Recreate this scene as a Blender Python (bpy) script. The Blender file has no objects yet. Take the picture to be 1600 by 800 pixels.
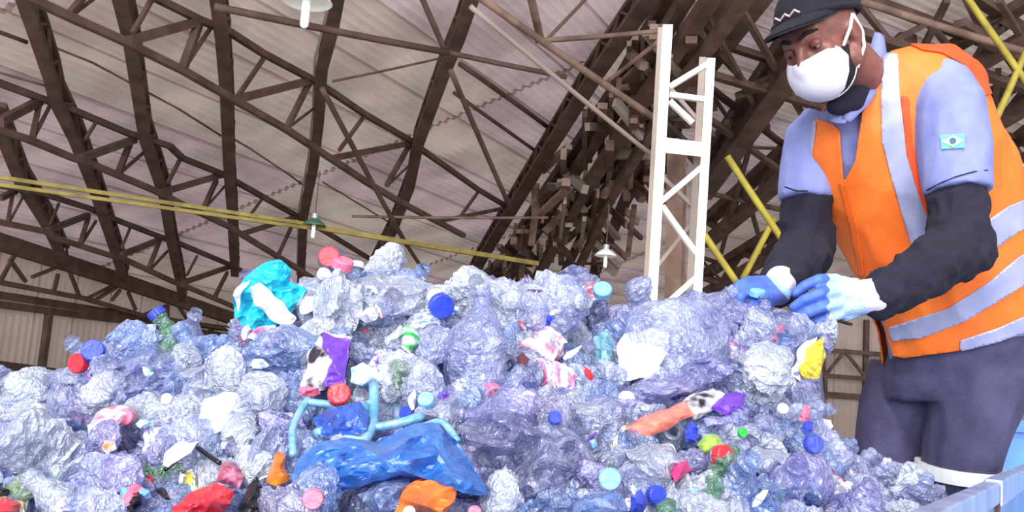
import bpy, bmesh, math, random
import numpy as np
from mathutils import Vector, Matrix, noise
from mathutils.bvhtree import BVHTree
random.seed(7)
S = bpy.context.scene
COL = S.collection
R = math.radians

# ------------------------------------------------------------------ camera
F = 1537.0                                   # focal length in pixels of the 1600x800 frame
EYE = Vector((0, 0, 0.6))
_up = Vector((.0778*math.cos(R(8)), .997*math.cos(R(8)), -math.sin(R(8)))).normalized()   # world up seen in camera axes
_fw = Vector((0, 0, -1)); _fy = (_fw - _up*_fw.dot(_up)).normalized(); _fx = _fy.cross(_up)
M3 = Matrix((_fx, _fy, _up))                 # camera axes -> world
cam = bpy.data.cameras.new('camera'); camo = bpy.data.objects.new('camera', cam); COL.objects.link(camo)
cam.lens = F/1600*36; cam.sensor_width = 36; cam.clip_start = .02; cam.clip_end = 300
camo.matrix_world = Matrix.Translation(EYE) @ M3.to_4x4()
S.camera = camo

# ------------------------------------------------------------------ light
w = bpy.data.worlds.new('world'); S.world = w; w.use_nodes = True
bg = w.node_tree.nodes['Background']; bg.inputs[0].default_value = (.86, .90, 1, 1); bg.inputs[1].default_value = .66
sl = bpy.data.lights.new('daylight', 'SUN'); so = bpy.data.objects.new('daylight', sl); COL.objects.link(so)
sl.energy = 2.5; sl.angle = R(9); sl.color = (1, .97, .93)
so.rotation_euler = Vector((.45, 1.0, -1.15)).to_track_quat('-Z', 'Y').to_euler()
al = bpy.data.lights.new('rear_fill_light', 'AREA'); ao = bpy.data.objects.new('rear_fill_light', al); COL.objects.link(ao)
al.shape = 'RECTANGLE'; al.size = 70; al.size_y = 24; al.energy = 42000; al.color = (.95, .97, 1)      # added fill light behind the camera, brightens roof and foreground
ao.location = (-4, -42, 8); ao.rotation_euler = Vector((.08, 1, -.05)).to_track_quat('-Z', 'Y').to_euler()
S.view_settings.view_transform = 'Standard'; S.view_settings.look = 'None'; S.view_settings.gamma = 1
S.view_settings.exposure = .15
S.cycles.max_bounces = 8; S.cycles.transparent_max_bounces = 16; S.cycles.caustics_reflective = False; S.cycles.caustics_refractive = False

# ------------------------------------------------------------------ helpers
def ray(px, py): return M3 @ Vector(((px-800)/F, (400-py)/F, -1))
def P(px, py, z): return EYE + ray(px, py)*z
def pix(p):
    c = M3.transposed() @ (Vector(p)-EYE)
    return 800 + F*c.x/-c.z, 400 - F*c.y/-c.z, -c.z
def on(px, py, pl):                          # ray through a plane (point, normal)
    r = ray(px, py); return EYE + r*((pl[0]-EYE).dot(pl[1])/r.dot(pl[1]))
def lin(c):
    return tuple((x/255/12.92 if x/255 <= .04045 else ((x/255+.055)/1.055)**2.4) for x in c) + (1,)
def link(name, me, parent=None, mats=()):
    o = bpy.data.objects.new(name, me); COL.objects.link(o)
    for m in mats: me.materials.append(m)
    if parent: o.parent = parent
    return o
def tag(o, label=None, cat=None, group=None, kind=None):
    if label: o['label'] = label
    if cat: o['category'] = cat
    if group: o['group'] = group
    if kind: o['kind'] = kind
    return o
def thing(name, label, cat, loc=(0, 0, 0), group=None):
    o = bpy.data.objects.new(name, None); COL.objects.link(o); o.location = loc; o.empty_display_size = .05
    return tag(o, label, cat, group)
def setparent(o, root):                      # geometry is written in world coordinates
    o.parent = root; o.matrix_parent_inverse = Matrix.Translation(root.location).inverted()
def mesh(name, vs, fs, m, parent=None, smooth=True):
    me = bpy.data.meshes.new(name); me.from_pydata([tuple(v) for v in vs], [], fs); me.update()
    if smooth: me.polygons.foreach_set('use_smooth', [True]*len(me.polygons))
    o = link(name, me, None, [m] if m else [])
    if parent: setparent(o, parent)
    return o
class MB:
    def __init__(s): s.v = []; s.f = []
    def add(s, vs, fs):
        n = len(s.v); s.v += [Vector(v) for v in vs]; s.f += [tuple(i+n for i in f) for f in fs]
    def bar(s, a, b, w=.06, h=None, up=Vector((0, 0, 1))):
        a = Vector(a); b = Vector(b); h = h or w; d = (b-a).normalized()
        x = d.cross(up)
        if x.length < 1e-3: x = d.cross(Vector((1, 0, 0)))
        x.normalize(); y = x.cross(d)
        s.add([p+x*sx*w/2+y*sy*h/2 for p in (a, b) for sx, sy in ((-1, -1), (1, -1), (1, 1), (-1, 1))],
              [(0, 1, 2, 3), (7, 6, 5, 4), (0, 4, 5, 1), (1, 5, 6, 2), (2, 6, 7, 3), (3, 7, 4, 0)])
    def tube(s, pts, rs, n=12, caps=True):
        pts = [Vector(p) for p in pts]; rs = rs if hasattr(rs, '__len__') else [rs]*len(pts)
        rings = []; x = None
        for i, p in enumerate(pts):
            d = (pts[min(i+1, len(pts)-1)]-pts[max(i-1, 0)]).normalized()
            if x is None: x = d.orthogonal().normalized()
            x = (x-d*x.dot(d)).normalized(); y = d.cross(x)
            rings.append([p+(x*math.cos(a)+y*math.sin(a))*rs[i] for a in (2*math.pi*k/n for k in range(n))])
        fs = [(i*n+k, i*n+(k+1) % n, (i+1)*n+(k+1) % n, (i+1)*n+k) for i in range(len(pts)-1) for k in range(n)]
        if caps: fs += [tuple(range(n))[::-1], tuple((len(pts)-1)*n+k for k in range(n))]
        s.add([v for r in rings for v in r], fs)
    def capsule(s, a, b, ra, rb, n=16):
        a = Vector(a); b = Vector(b); d = (b-a).normalized(); pts = []; rs = []
        for k in range(6): t = math.pi/2*(k+.3)/6; pts.append(a-d*ra*math.cos(t)); rs.append(ra*math.sin(t))
        for k in range(5): t = k/4; pts.append(a.lerp(b, t)); rs.append(ra+(rb-ra)*t)
        for k in range(6): t = math.pi/2*(5.7-k)/6; pts.append(b+d*rb*math.cos(t)); rs.append(rb*math.sin(t))
        s.tube(pts, rs, n)
    def limb(s, pts, rs):
        for i in range(len(pts)-1): s.capsule(pts[i], pts[i+1], rs[i], rs[i+1])
    def ell(s, c, rad, B=None, n=20, m=14):
        B = B or Matrix.Identity(3); c = Vector(c); vs = [c+B@Vector((0, 0, rad[2]))]
        for i in range(1, m):
            t = math.pi*i/m
            vs += [c+B@Vector((rad[0]*math.sin(t)*math.cos(a), rad[1]*math.sin(t)*math.sin(a), rad[2]*math.cos(t))) for a in (2*math.pi*k/n for k in range(n))]
        vs.append(c-B@Vector((0, 0, rad[2]))); L = len(vs)-1
        fs = [(0, 1+k, 1+(k+1) % n) for k in range(n)] + [(L, L-n+(k+1) % n, L-n+k) for k in range(n)]
        fs += [(1+i*n+k, 1+(i+1)*n+k, 1+(i+1)*n+(k+1) % n, 1+i*n+(k+1) % n) for i in range(m-2) for k in range(n)]
        s.add(vs, fs)
    def build(s, name, m, parent=None, smooth=False): return mesh(name, s.v, s.f, m, parent, smooth)
    def melt(s, vox, it=6, fac=.5):          # union of the overlapping shapes as one continuous surface
        me = bpy.data.meshes.new('t'); me.from_pydata([tuple(v) for v in s.v], [], s.f); me.update()
        o = bpy.data.objects.new('t', me); COL.objects.link(o)
        r = o.modifiers.new('r', 'REMESH'); r.mode = 'VOXEL'; r.voxel_size = vox
        k = o.modifiers.new('s', 'SMOOTH'); k.factor = fac; k.iterations = it
        dg = bpy.context.evaluated_depsgraph_get(); dg.update(); ev = o.evaluated_get(dg); e = ev.to_mesh()
        vs = [v.co.copy() for v in e.vertices]; fs = [tuple(p.vertices) for p in e.polygons]; ns = [v.normal.copy() for v in e.vertices]
        ev.to_mesh_clear(); bpy.data.objects.remove(o); bpy.data.meshes.remove(me)
        return vs, fs, ns
def clip(vs, fs, f):                         # keep the part of a mesh where f > 0, with clean edges
    out = []; nv = []; idx = {}
    def V(i):
        if i not in idx: idx[i] = len(nv); nv.append(vs[i])
        return idx[i]
    def E(i, j):
        k = (min(i, j), max(i, j))
        if k not in idx: t = f[i]/(f[i]-f[j]); idx[k] = len(nv); nv.append(vs[i].lerp(vs[j], t))
        return idx[k]
    for q in fs:
        if all(f[i] <= 0 for i in q): continue
        if all(f[i] > 0 for i in q): out.append(tuple(V(i) for i in q)); continue
        p = []
        for a in range(len(q)):
            i, j = q[a], q[(a+1) % len(q)]
            if f[i] > 0: p.append(V(i))
            if (f[i] > 0) != (f[j] > 0): p.append(E(i, j))
        if len(p) > 2: out.append(tuple(p))
    return nv, out
def sdpoly(x, y, poly):                      # signed distance, positive inside
    d = 1e9; ins = False; n = len(poly)
    for i in range(n):
        ax, ay = poly[i]; bx, by = poly[(i+1) % n]
        ex, ey = bx-ax, by-ay; t = max(0, min(1, ((x-ax)*ex+(y-ay)*ey)/(ex*ex+ey*ey+1e-9)))
        d = min(d, math.hypot(x-ax-t*ex, y-ay-t*ey))
        if (ay > y) != (by > y) and x < ax+(y-ay)/(by-ay)*ex: ins = not ins
    return d if ins else -d
def fold(p, s, seed=0.0):                    # creased noise, 0..1
    q = Vector(p)*s+Vector((seed, seed*1.7, -seed))
    return 1-abs(noise.noise(q))*2

# ------------------------------------------------------------------ materials
def mat(name, c, rough=.6, metal=0, c2=None, scale=8, bump=0, bscale=60, spec=.5, sub=0, stretch=(1, 1, 1), detail=4):
    m = bpy.data.materials.new(name); m.use_nodes = True; nt = m.node_tree; b = nt.nodes['Principled BSDF']
    b.inputs['Base Color'].default_value = lin(c); b.inputs['Roughness'].default_value = rough; b.inputs['Metallic'].default_value = metal
    b.inputs['Specular IOR Level'].default_value = spec
    tc = nt.nodes.new('ShaderNodeTexCoord'); mp = nt.nodes.new('ShaderNodeMapping'); mp.inputs['Scale'].default_value = stretch
    nt.links.new(tc.outputs['Object'], mp.inputs[0])
    if c2:
        n = nt.nodes.new('ShaderNodeTexNoise'); n.inputs['Scale'].default_value = scale; n.inputs['Detail'].default_value = detail
        nt.links.new(mp.outputs[0], n.inputs['Vector'])
        r = nt.nodes.new('ShaderNodeValToRGB'); r.color_ramp.elements[0].position = .36; r.color_ramp.elements[1].position = .64
        r.color_ramp.elements[0].color = lin(c); r.color_ramp.elements[1].color = lin(c2)
        nt.links.new(n.outputs[0], r.inputs[0]); nt.links.new(r.outputs[0], b.inputs['Base Color'])
    if bump:
        n = nt.nodes.new('ShaderNodeTexNoise'); n.inputs['Scale'].default_value = bscale; n.inputs['Detail'].default_value = 3
        nt.links.new(mp.outputs[0], n.inputs['Vector']); k = nt.nodes.new('ShaderNodeBump'); k.inputs['Strength'].default_value = bump; k.inputs['Distance'].default_value = .01
        nt.links.new(n.outputs[0], k.inputs['Height']); nt.links.new(k.outputs[0], b.inputs['Normal'])
    return m
def film(name, c, opaque=.5, rough=.16, trans=.4, bump=1.1, bscale=90, white=.7):   # thin see-through plastic
    m = bpy.data.materials.new(name); m.use_nodes = True; nt = m.node_tree; nt.nodes.clear(); N = nt.nodes.new; L = nt.links.new
    out = N('ShaderNodeOutputMaterial'); tc = N('ShaderNodeTexCoord')
    nz = N('ShaderNodeTexNoise'); nz.inputs['Scale'].default_value = bscale; nz.inputs['Detail'].default_value = 2; nz.inputs['Distortion'].default_value = 1.2
    L(tc.outputs['Object'], nz.inputs['Vector']); bp = N('ShaderNodeBump'); bp.inputs['Strength'].default_value = bump; bp.inputs['Distance'].default_value = .006; L(nz.outputs[0], bp.inputs['Height'])
    tr = N('ShaderNodeBsdfTransparent'); tr.inputs[0].default_value = lin([min(255, 255-(255-x)*.55) for x in c])
    n3 = N('ShaderNodeTexNoise'); n3.inputs['Scale'].default_value = 26; n3.inputs['Detail'].default_value = 5; n3.inputs['Roughness'].default_value = .7; n3.inputs['Distortion'].default_value = 1.5; L(tc.outputs['Object'], n3.inputs['Vector'])
    cr = N('ShaderNodeValToRGB'); cr.color_ramp.elements[0].position = .40; cr.color_ramp.elements[1].position = .62; L(n3.outputs[0], cr.inputs[0])      # crease whitening that also paints streaky highlights into the colour
    cr.color_ramp.elements[0].color = lin([x*.88 for x in c]); cr.color_ramp.elements[1].color = lin([x+(y-x)*white for x, y in zip(c, (240, 243, 255))])
    di = N('ShaderNodeBsdfDiffuse'); L(cr.outputs[0], di.inputs[0]); L(bp.outputs[0], di.inputs['Normal'])
    tl = N('ShaderNodeBsdfTranslucent'); L(cr.outputs[0], tl.inputs[0])
    mx = N('ShaderNodeMixShader'); mx.inputs[0].default_value = trans; L(di.outputs[0], mx.inputs[1]); L(tl.outputs[0], mx.inputs[2])
    n2 = N('ShaderNodeTexNoise'); n2.inputs['Scale'].default_value = 14; n2.inputs['Detail'].default_value = 3; L(tc.outputs['Object'], n2.inputs['Vector'])
    mr = N('ShaderNodeMapRange'); mr.inputs[1].default_value = .35; mr.inputs[2].default_value = .65; mr.inputs[3].default_value = max(0, opaque-.2); mr.inputs[4].default_value = min(1, opaque+.25); L(n2.outputs[0], mr.inputs[0])
    a = N('ShaderNodeMixShader'); L(mr.outputs[0], a.inputs[0]); L(tr.outputs[0], a.inputs[1]); L(mx.outputs[0], a.inputs[2])
    gl = N('ShaderNodeBsdfGlossy'); gl.inputs['Roughness'].default_value = rough; gl.inputs['Color'].default_value = (.82, .84, 1, 1); L(bp.outputs[0], gl.inputs['Normal'])
    fr = N('ShaderNodeFresnel'); ge = N('ShaderNodeNewGeometry'); ir = N('ShaderNodeMapRange'); ir.inputs[3].default_value = 1.9; ir.inputs[4].default_value = 1/1.9; L(ge.outputs['Backfacing'], ir.inputs[0]); L(ir.outputs[0], fr.inputs[0]); L(bp.outputs[0], fr.inputs['Normal'])
    g = N('ShaderNodeMixShader'); L(fr.outputs[0], g.inputs[0]); L(a.outputs[0], g.inputs[1]); L(gl.outputs[0], g.inputs[2]); L(g.outputs[0], out.inputs[0])
    return m
def sheet(name, c, c2, scale, trans):          # thin sheeting, translucency added so roof and walls glow evenly
    m = mat(name, c, .7, 0, c2, scale, .1, 30); nt = m.node_tree; b = nt.nodes['Principled BSDF']; out = nt.nodes['Material Output']
    t = nt.nodes.new('ShaderNodeBsdfTranslucent'); nt.links.new(b.inputs['Base Color'].links[0].from_socket, t.inputs[0])
    x = nt.nodes.new('ShaderNodeMixShader'); x.inputs[0].default_value = trans
    nt.links.new(b.outputs[0], x.inputs[1]); nt.links.new(t.outputs[0], x.inputs[2]); nt.links.new(x.outputs[0], out.inputs[0])
    return m
STEEL = mat('dark_steel', (74, 52, 46), .75, 0, (98, 76, 66), 3)
STEEL2 = mat('brown_steel', (140, 112, 98), .75, 0, (96, 74, 64), 3)
GREYROD = mat('grey_rod', (150, 136, 126), .6)
PALE = mat('edge_highlight', (196, 184, 176), .5)
YEL = mat('yellow_paint', (186, 170, 62), .6, 0, (150, 132, 50), 4)
YEL2 = mat('dull_yellow_paint', (158, 142, 70), .7, 0, (118, 104, 50), 4)
ROOF = sheet('weathered_roof_sheet', (218, 198, 200), (182, 162, 163), .9, .37)
ROOF_B = sheet('weathered_roof_sheet_tan', (214, 198, 188), (184, 166, 160), .9, .37)
WALLM = sheet('wall_sheet', (206, 188, 178), (184, 166, 154), .8, .4)
CONC = mat('concrete', (196, 190, 182), .85, 0, (176, 170, 162), 1.5)
WHITE = mat('white_paint', (238, 236, 236), .4, 0, (205, 200, 200), 3)
BINM = mat('blue_bin_paint', (128, 160, 208), .35, .1, (104, 138, 192), 6, .1, 20)
BINR = mat('bin_rim_paint', (178, 192, 226), .3, .2, (140, 160, 206), 14)

# ------------------------------------------------------------------ the hall: floor, roof, walls
V1 = ray(400, 940).normalized(); V2 = ray(1550, 676).normalized()
V2.z = 0; V2.normalize()
RN = V1.cross(V2).normalized()
if RN.z < 0: RN = -RN
R0 = EYE + RN*7.2
ROOF1 = (R0, RN)
def low(d): return (R0 - Vector((0, 0, d)), RN)
vA, vB = on(1080, 0, ROOF1), on(790, 400, ROOF1)
far = P(1300, 470, 32)
N2 = (vB-vA).cross(far-vA).normalized()
if N2.z < 0: N2 = -N2
ROOF2 = (vA, N2)
def low2(d): return (vA - Vector((0, 0, d)), N2)
gA, gB = on(0, 378, ROOF1), on(370, 498, ROOF1)
gd = (gB-gA); gn = Vector((gd.y, -gd.x, 0)).normalized()
if gn.dot(EYE-gA) < 0: gn = -gn
vd = (vB-vA); vn = Vector((vd.y, -vd.x, 0)).normalized()
if vn.dot(gA-vA) < 0: vn = -vn
YB = 33.0                                                        # the far wall
def wave_panel(o, a, b, n, L, W, waves=7, amp=.026, seg=6):
    vs = []; k = waves*seg
    for j in range(k+1):
        t = j/k; h = amp*math.cos(2*math.pi*waves*t)
        for i in range(3): vs.append(o+a*(L*i/2)+b*(W*t)+n*h)
    return vs, [(j*3+i, j*3+i+1, (j+1)*3+i+1, (j+1)*3+i) for j in range(k) for i in range(2)]
def roof(name, plane, a, arange, brange, cuts, mats):
    o0, n = plane; b = n.cross(a).normalized()
    if b.z > 0: b = -b
    root = bpy.data.objects.new(name, None); COL.objects.link(root); tag(root, kind='structure')
    L, W = 7.2, 1.08; rr = random.Random(3); cnt = 0
    for i in range(*arange):
        for j in range(*brange):
            o = o0+a*(i*L)+b*(j*W)+n*rr.uniform(-.012, .012)
            c = o+a*L/2+b*W/2
            seen = False
            for s in (0, .25, .5, .75, 1):
                x, y, z = pix(o+a*L*s)
                if z > 1 and -500 < x < 2500 and -500 < y < 900: seen = True
            if not seen: continue
            vs, fs = wave_panel(o, a, b, n, L+.1, W+.05)
            for cp, cn in cuts:
                if not vs: break
                f = [(v-cp).dot(cn) for v in vs]
                if min(f) < 0: vs, fs = clip(vs, fs, f)
            if len(fs) < 3: continue
            mesh('roof_sheet', vs, fs, rr.choice(mats), root); cnt += 1
    print(name, cnt)
    return root
floor = MB(); floor.add([(-40, -16, -.01), (45, -16, -.01), (45, 45, -.01), (-40, 45, -.01)], [(0, 1, 2, 3)])
tag(floor.build('floor', CONC), kind='structure')
eave = gA.z
roof('ceiling', ROOF1, V2, (-6, 8), (-16, 34), [(gA, gn), (vA, vn), (Vector((0, YB, 0)), Vector((0, -1, 0)))], [ROOF, ROOF, ROOF_B])
a2 = Vector((N2.y, -N2.x, 0)).normalized()
if a2.x < 0: a2 = -a2
roof('ceiling_right', ROOF2, a2, (-4, 8), (-40, 40), [(vA, -vn), (Vector((0, YB, 0)), Vector((0, -1, 0)))], [ROOF_B, ROOF, ROOF_B])
print('roof', gA, gB, vA, vB, 'V1', V1, 'N2', N2)
def wall(name, p, d, length, hfun, start=0, facing=None, step=1.1):
    root = bpy.data.objects.new(name, None); COL.objects.link(root); tag(root, kind='structure')
    n = Vector((d.y, -d.x, 0)); i = start
    while i*step < length:
        o = p+d*(i*step); o.z = 0; top = hfun(o+d*step/2)
        x, y, z = pix(o+Vector((0, 0, top*.5)))
        if z > 1 and -200 < x < 1800:
            vs, fs = wave_panel(o, Vector((0, 0, 1)), d, n, top, step+.04, 6)
            mesh('wall_sheet', vs, fs, WALLM, root)
        i += 1
    return root
def roofz(pl, p): return pl[0].z - ((p.x-pl[0].x)*pl[1].x+(p.y-pl[0].y)*pl[1].y)/pl[1].z
gdh = Vector((gd.x, gd.y, 0)).normalized()
tcorner = (YB-gA.y)/gdh.y
wl = wall('wall_left', gA.copy(), gdh, tcorner, lambda q: max(1, roofz(ROOF1, q)+.25), -4)
corner = gA+gdh*tcorner
wb = wall('wall_back', Vector((corner.x, YB, 0)), Vector((1, 0, 0)), 34, lambda q: max(1, max(roofz(ROOF1, q), roofz(ROOF2, q))+.25))
print('corner', corner, pix(corner), 'roof2 z at far', roofz(ROOF2, Vector((10, YB, 0))))

# ---- girts, posts and gable truss on the left wall (wall plane, 0.15 m proud)
WP = (gA+gn*.18, gn); WT = (gA+gn*.45, gn)
def bars(name, root, pts, m, wd, h=None, pl=None, piece=None):
    q = [on(x, y, pl) if pl else P(x, y, z) for x, y, *zz in pts for z in (zz or [0])]
    for a, b in zip(q[:-1], q[1:]):
        mb = MB(); mb.bar(a, b, wd, h); mb.build(name, m, root)
for p in ([(-60, 562), (140, 588), (420, 625)], [(-60, 468), (200, 502), (420, 535)], [(-60, 452), (200, 492), (400, 520)]):
    bars('girt', wl, p, STEEL, .09, .14, WP)
for x, y0, y1 in ((78, 480, 760), (205, 500, 700), (255, 505, 700), (-20, 470, 800), (330, 515, 700)):
    dx = (y1-y0)*.135; bars('post', wl, [(x, y0), (x-dx, y1)], STEEL, .12, .12, WP)
bars('edge_rafter', wl, [(-60, 359), (0, 378), (94, 408), (194, 440), (370, 500), (440, 520)], STEEL, .16, .3, WT)
bars('gable_chord', wl, [(-60, 430), (131, 466), (219, 492), (400, 520)], STEEL, .09, .09, WT)
for s in ([(100, 413), (50, 433)], [(91, 428), (84, 456)], [(109, 425), (125, 466)], [(137, 466), (175, 447)], [(175, 469), (188, 453)], [(200, 456), (212, 484)],
          [(219, 494), (259, 478)], [(15, 405), (40, 440)], [(262, 470), (262, 500)], [(280, 480), (300, 510)], [(194, 442), (150, 468)], [(0, 440), (22, 400)]):
    bars('gable_web', wl, s, STEEL, .06, .06, WT)
# girts, posts and wall truss on the back wall
BP = (Vector((0, YB-.2, 0)), Vector((0, -1, 0))); BT = (Vector((0, YB-.5, 0)), Vector((0, -1, 0)))
for y in (618, 700): bars('girt', wb, [(1100, y-16), (1650, y+26)], STEEL, .16, .2, BP)
for x in (1215, 1283, 1350, 1575): bars('post', wb, [(x+4, 500), (x, 740)], STEEL, .16, .16, BP)
bars('wall_chord', wb, [(1100, 532), (1650, 575)], STEEL, .14, .14, BT); bars('wall_chord', wb, [(1100, 572), (1650, 615)], STEEL, .14, .14, BT)
x = 1130
while x < 1640:
    k = (x-1100)*.078; bars('wall_web', wb, [(x, 534+k), (x+32, 574+k), (x+64, 534+k)], STEEL, .1, .1, BT); bars('wall_web', wb, [(x+32, 574+k), (x+32, 612+k)], STEEL, .1, .1, BT); x += 64

# ---- rafters of the left roof: lattice beams that hang under the sheets and run down the slope
def rafter(label, pts, depth=.45, wd=.165, lit_edge=True, pl=None, m=None):
    m = m or STEEL; base = on(*pts[0], low(depth)) if pl is None else on(*pts[0], pl)
    root = thing('rafter', label, 'roof beam', base, None)
    q = [on(x, y, pl or low(depth)) for x, y in pts]
    q = [q[0]-(q[1]-q[0])*.6]+q
    side = (q[-1]-q[0]).cross(Vector((0, 0, 1))).normalized()
    for a, b in zip(q[:-1], q[1:]):
        mb = MB(); mb.bar(a, b, wd, .08); mb.build('bottom_chord', m, root)
        mb = MB(); u = Vector((0, 0, depth*.62)); mb.bar(a+u, b+u, wd*.8, .07); mb.build('top_chord', m, root)
    tot = sum((b-a).length for a, b in zip(q[:-1], q[1:])); web = MB(); k = 0; u = Vector((0, 0, depth*.6))
    for a, b in zip(q[:-1], q[1:]):
        n = max(1, int((b-a).length/.42))
        for i in range(n):
            s, t = a.lerp(b, i/n), a.lerp(b, (i+1)/n)
            for sx in (-1, 1):
                o = side*sx*wd*.38; web.bar(s+o+(u if k % 2 else u*0), t+o+(u*0 if k % 2 else u), .035)
            k += 1
    tag(web.build('lattice_web', m, root), kind='stuff')
    if lit_edge:
        for a, b in zip(q[:-1], q[1:]):
            mb = MB(); o = -side*wd*.62 if side.x > 0 else side*wd*.62; mb.bar(a+o+u*.6, b+o+u*.6, .035, .05); mb.build('edge_highlight', PALE, root)  # pale bar put in as the highlight along the rafter edge
    return root
rafter('dark lattice rafter at the far left, ending at the gable wall', [(12, 233), (34, 289), (75, 355), (100, 408)])
rafter('pale edged dark lattice rafter in the upper left corner, leftmost along the top', [(38, 0), (62, 70), (80, 125), (88, 160), (118, 220), (150, 303), (182, 399), (194, 440)])
rafter('dark lattice rafter with a pale edge, second from the left along the top', [(188, 0), (203, 60), (215, 140), (226, 215), (256, 305), (266, 370), (281, 440), (286, 470)])
rafter('dark nearly upright lattice rafter above the teal packet', [(338, -10), (347, 60), (354, 150), (358, 270), (363, 340), (367, 430)])
rafter('dark lattice rafter beside the large hanging lamp, above the red capped bottle', [(529, -10), (519, 47), (502, 110), (498, 190), (490, 260), (474, 340), (470, 440)], lit_edge=True)
rafter('dark lattice rafter slanting left between the lamp rafter and the valley rafter', [(740, -10), (715, 62), (694, 112), (653, 226), (640, 292), (613, 362), (581, 425)], .5, .19, False)
rafter('heavy dark lattice rafter slanting along the valley between the two roofs', [(1012, 0), (931, 116), (856, 236), (806, 317), (750, 410), (725, 460)], .5, .26, False)

# ---- trusses that run along the roof between the rafters
def truss(label, top, bot, webs, wd=.085, m=None, pl=None, extra=()):
    m = m or STEEL; pl = pl or low(.3); T = [on(x, y, pl) for x, y in top]
    d = T[-1]-T[0]; vp = (T[len(T)//2], Vector((d.y, -d.x, 0)).normalized())
    root = thing('roof_truss', label, 'truss', T[0])
    def at(p, L): return on(*p, pl if L == 't' else vp)
    for a, b in zip(T[:-1], T[1:]): mb = MB(); mb.bar(a, b, wd); mb.build('top_chord', m, root)
    Bq = [on(x, y, vp) for x, y in bot]
    for a, b in zip(Bq[:-1], Bq[1:]): mb = MB(); mb.bar(a, b, wd); mb.build('bottom_chord', m, root)
    for t, b, *k in webs:
        mb = MB(); mb.bar(on(*t, pl), on(*b, vp), k[0] if k else wd*.7); mb.build('web', m, root)
    return root
truss('roof truss of two dark chords and zigzag webs falling from the top left corner',
      [(220, -16), (250, 0), (312, 31), (359, 50), (412, 84), (484, 122), (519, 144), (569, 178), (640, 219), (662, 236), (747, 296), (794, 324)],
      [(20, -16), (53, 0), (106, 25), (187, 61), (215, 75), (284, 109), (347, 145), (366, 156), (444, 200), (490, 230), (575, 286), (622, 314), (725, 368)],
      [((312, 33), (200, 64), .1), ((312, 33), (285, 109), .09), ((330, 42), (287, 108), .04), ((240, -6), (207, 52), .05), ((160, -40), (106, 25), .06), ((170, -20), (110, 26), .03),
       ((484, 126), (366, 156), .1), ((484, 128), (448, 200), .07), ((492, 168), (450, 200), .03), ((414, 88), (372, 150), .05),
       ((640, 224), (520, 247), .09), ((640, 226), (604, 290), .07), ((570, 180), (530, 235), .05), ((648, 250), (606, 290), .03), ((794, 324), (690, 345), .07), ((747, 300), (718, 340), .05)])
truss('roof truss with triangular webs crossing the lower left roof just above the yellow rod',
      [(-30, 118), (0, 130), (62, 153), (100, 166), (200, 208), (265, 228), (285, 247), (350, 273), (362, 280), (456, 333), (512, 364), (600, 418)],
      [(-30, 198), (0, 204), (45, 218), (112, 246), (140, 255), (240, 297), (288, 321), (360, 355), (369, 361), (462, 418), (520, 455)],
      [((62, 158), (0, 190), .1), ((62, 160), (50, 216), .07), ((78, 165), (52, 216), .04), ((210, 218), (125, 248), .1), ((203, 224), (184, 272), .08), ((228, 235), (186, 272), .04), ((152, 188), (134, 216), .04),
       ((344, 274), (255, 300), .09), ((338, 282), (318, 326), .07), ((352, 290), (320, 326), .03), ((282, 248), (262, 286), .05), ((466, 338), (376, 366), .08), ((455, 355), (436, 396), .06), ((412, 308), (388, 340), .04)])
truss('small pale brown roof truss lowest on the left, just above the gable wall',
      [(-30, 288), (0, 290), (65, 302), (144, 327), (162, 336), (250, 370), (272, 377), (360, 414), (420, 445)],
      [(-30, 340), (0, 347), (72, 362), (88, 372), (175, 400), (194, 405), (275, 442), (294, 449), (360, 477), (420, 505)],
      [((138, 336), (75, 360), .09), ((138, 340), (125, 382), .07), ((150, 345), (127, 382), .04), ((92, 318), (78, 352), .04), ((250, 374), (190, 398), .09), ((248, 380), (232, 420), .07), ((262, 392), (236, 420), .04), ((203, 357), (190, 388), .04),
       ((358, 417), (288, 441), .09), ((355, 426), (335, 465), .07), ((308, 400), (292, 430), .04), ((25, 298), (0, 310), .08), ((20, 302), (12, 348), .06), ((40, 300), (14, 348), .03)])
def purl(label, pts, wd=.07, m=None, d=.12, name='purlin', cat='roof beam', pl=None):
    q = [on(x, y, pl or low(d)) for x, y in pts]; mb = MB()
    mb.tube([q[0]]+[a.lerp(b, .5) for a, b in zip(q[:-1], q[1:])]+[q[-1]] if len(q) > 2 else q, wd/2, 6)
    return tag(mb.build(name, m or STEEL, None, True), label, cat)
purl('thin dark purlin against the roof sheets left of the valley rafter, upper one', [(719, 100), (780, 142), (862, 203)], .09)
purl('thin dark purlin against the roof sheets left of the valley rafter, lower one', [(710, 145), (780, 196), (846, 242)], .07)
purl('thin brown purlin at the left edge, between the two leftmost rafters', [(-20, 44), (0, 50), (42, 66)], .06)
purl('faint purlin crossing the roof right of the second rafter', [(85, 74), (200, 120), (350, 215)], .035, STEEL2)
purl('faint purlin crossing the roof between the teal packet rafter and the lamp rafter', [(362, 215), (420, 250), (475, 290)], .035, STEEL2)
purl('faint purlin between the lamp rafter and the slanting rafter over the heap', [(505, 285), (580, 330), (612, 350)], .035, STEEL2)
purl('faint purlin at the far left below the corner rafter', [(-20, 108), (30, 122), (75, 135)], .04, STEEL2)
def tie(label, a, b, wd=.07, m=None, name='tie_rod', cat='rod'):
    pts = [P(*a).lerp(P(*b), t/8)-Vector((0, 0, .004*(P(*a)-P(*b)).length*math.sin(math.pi*t/8))) for t in range(9)]; mb = MB(); mb.tube(pts, wd/2, 6)
    return tag(mb.build(name, m or STEEL, None, True), label, cat)
tie('long dark tie rod running right from behind the large hanging lamp to the slanting rafter', (335, 10, 11), (700, 82, 13), .09)
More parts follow.
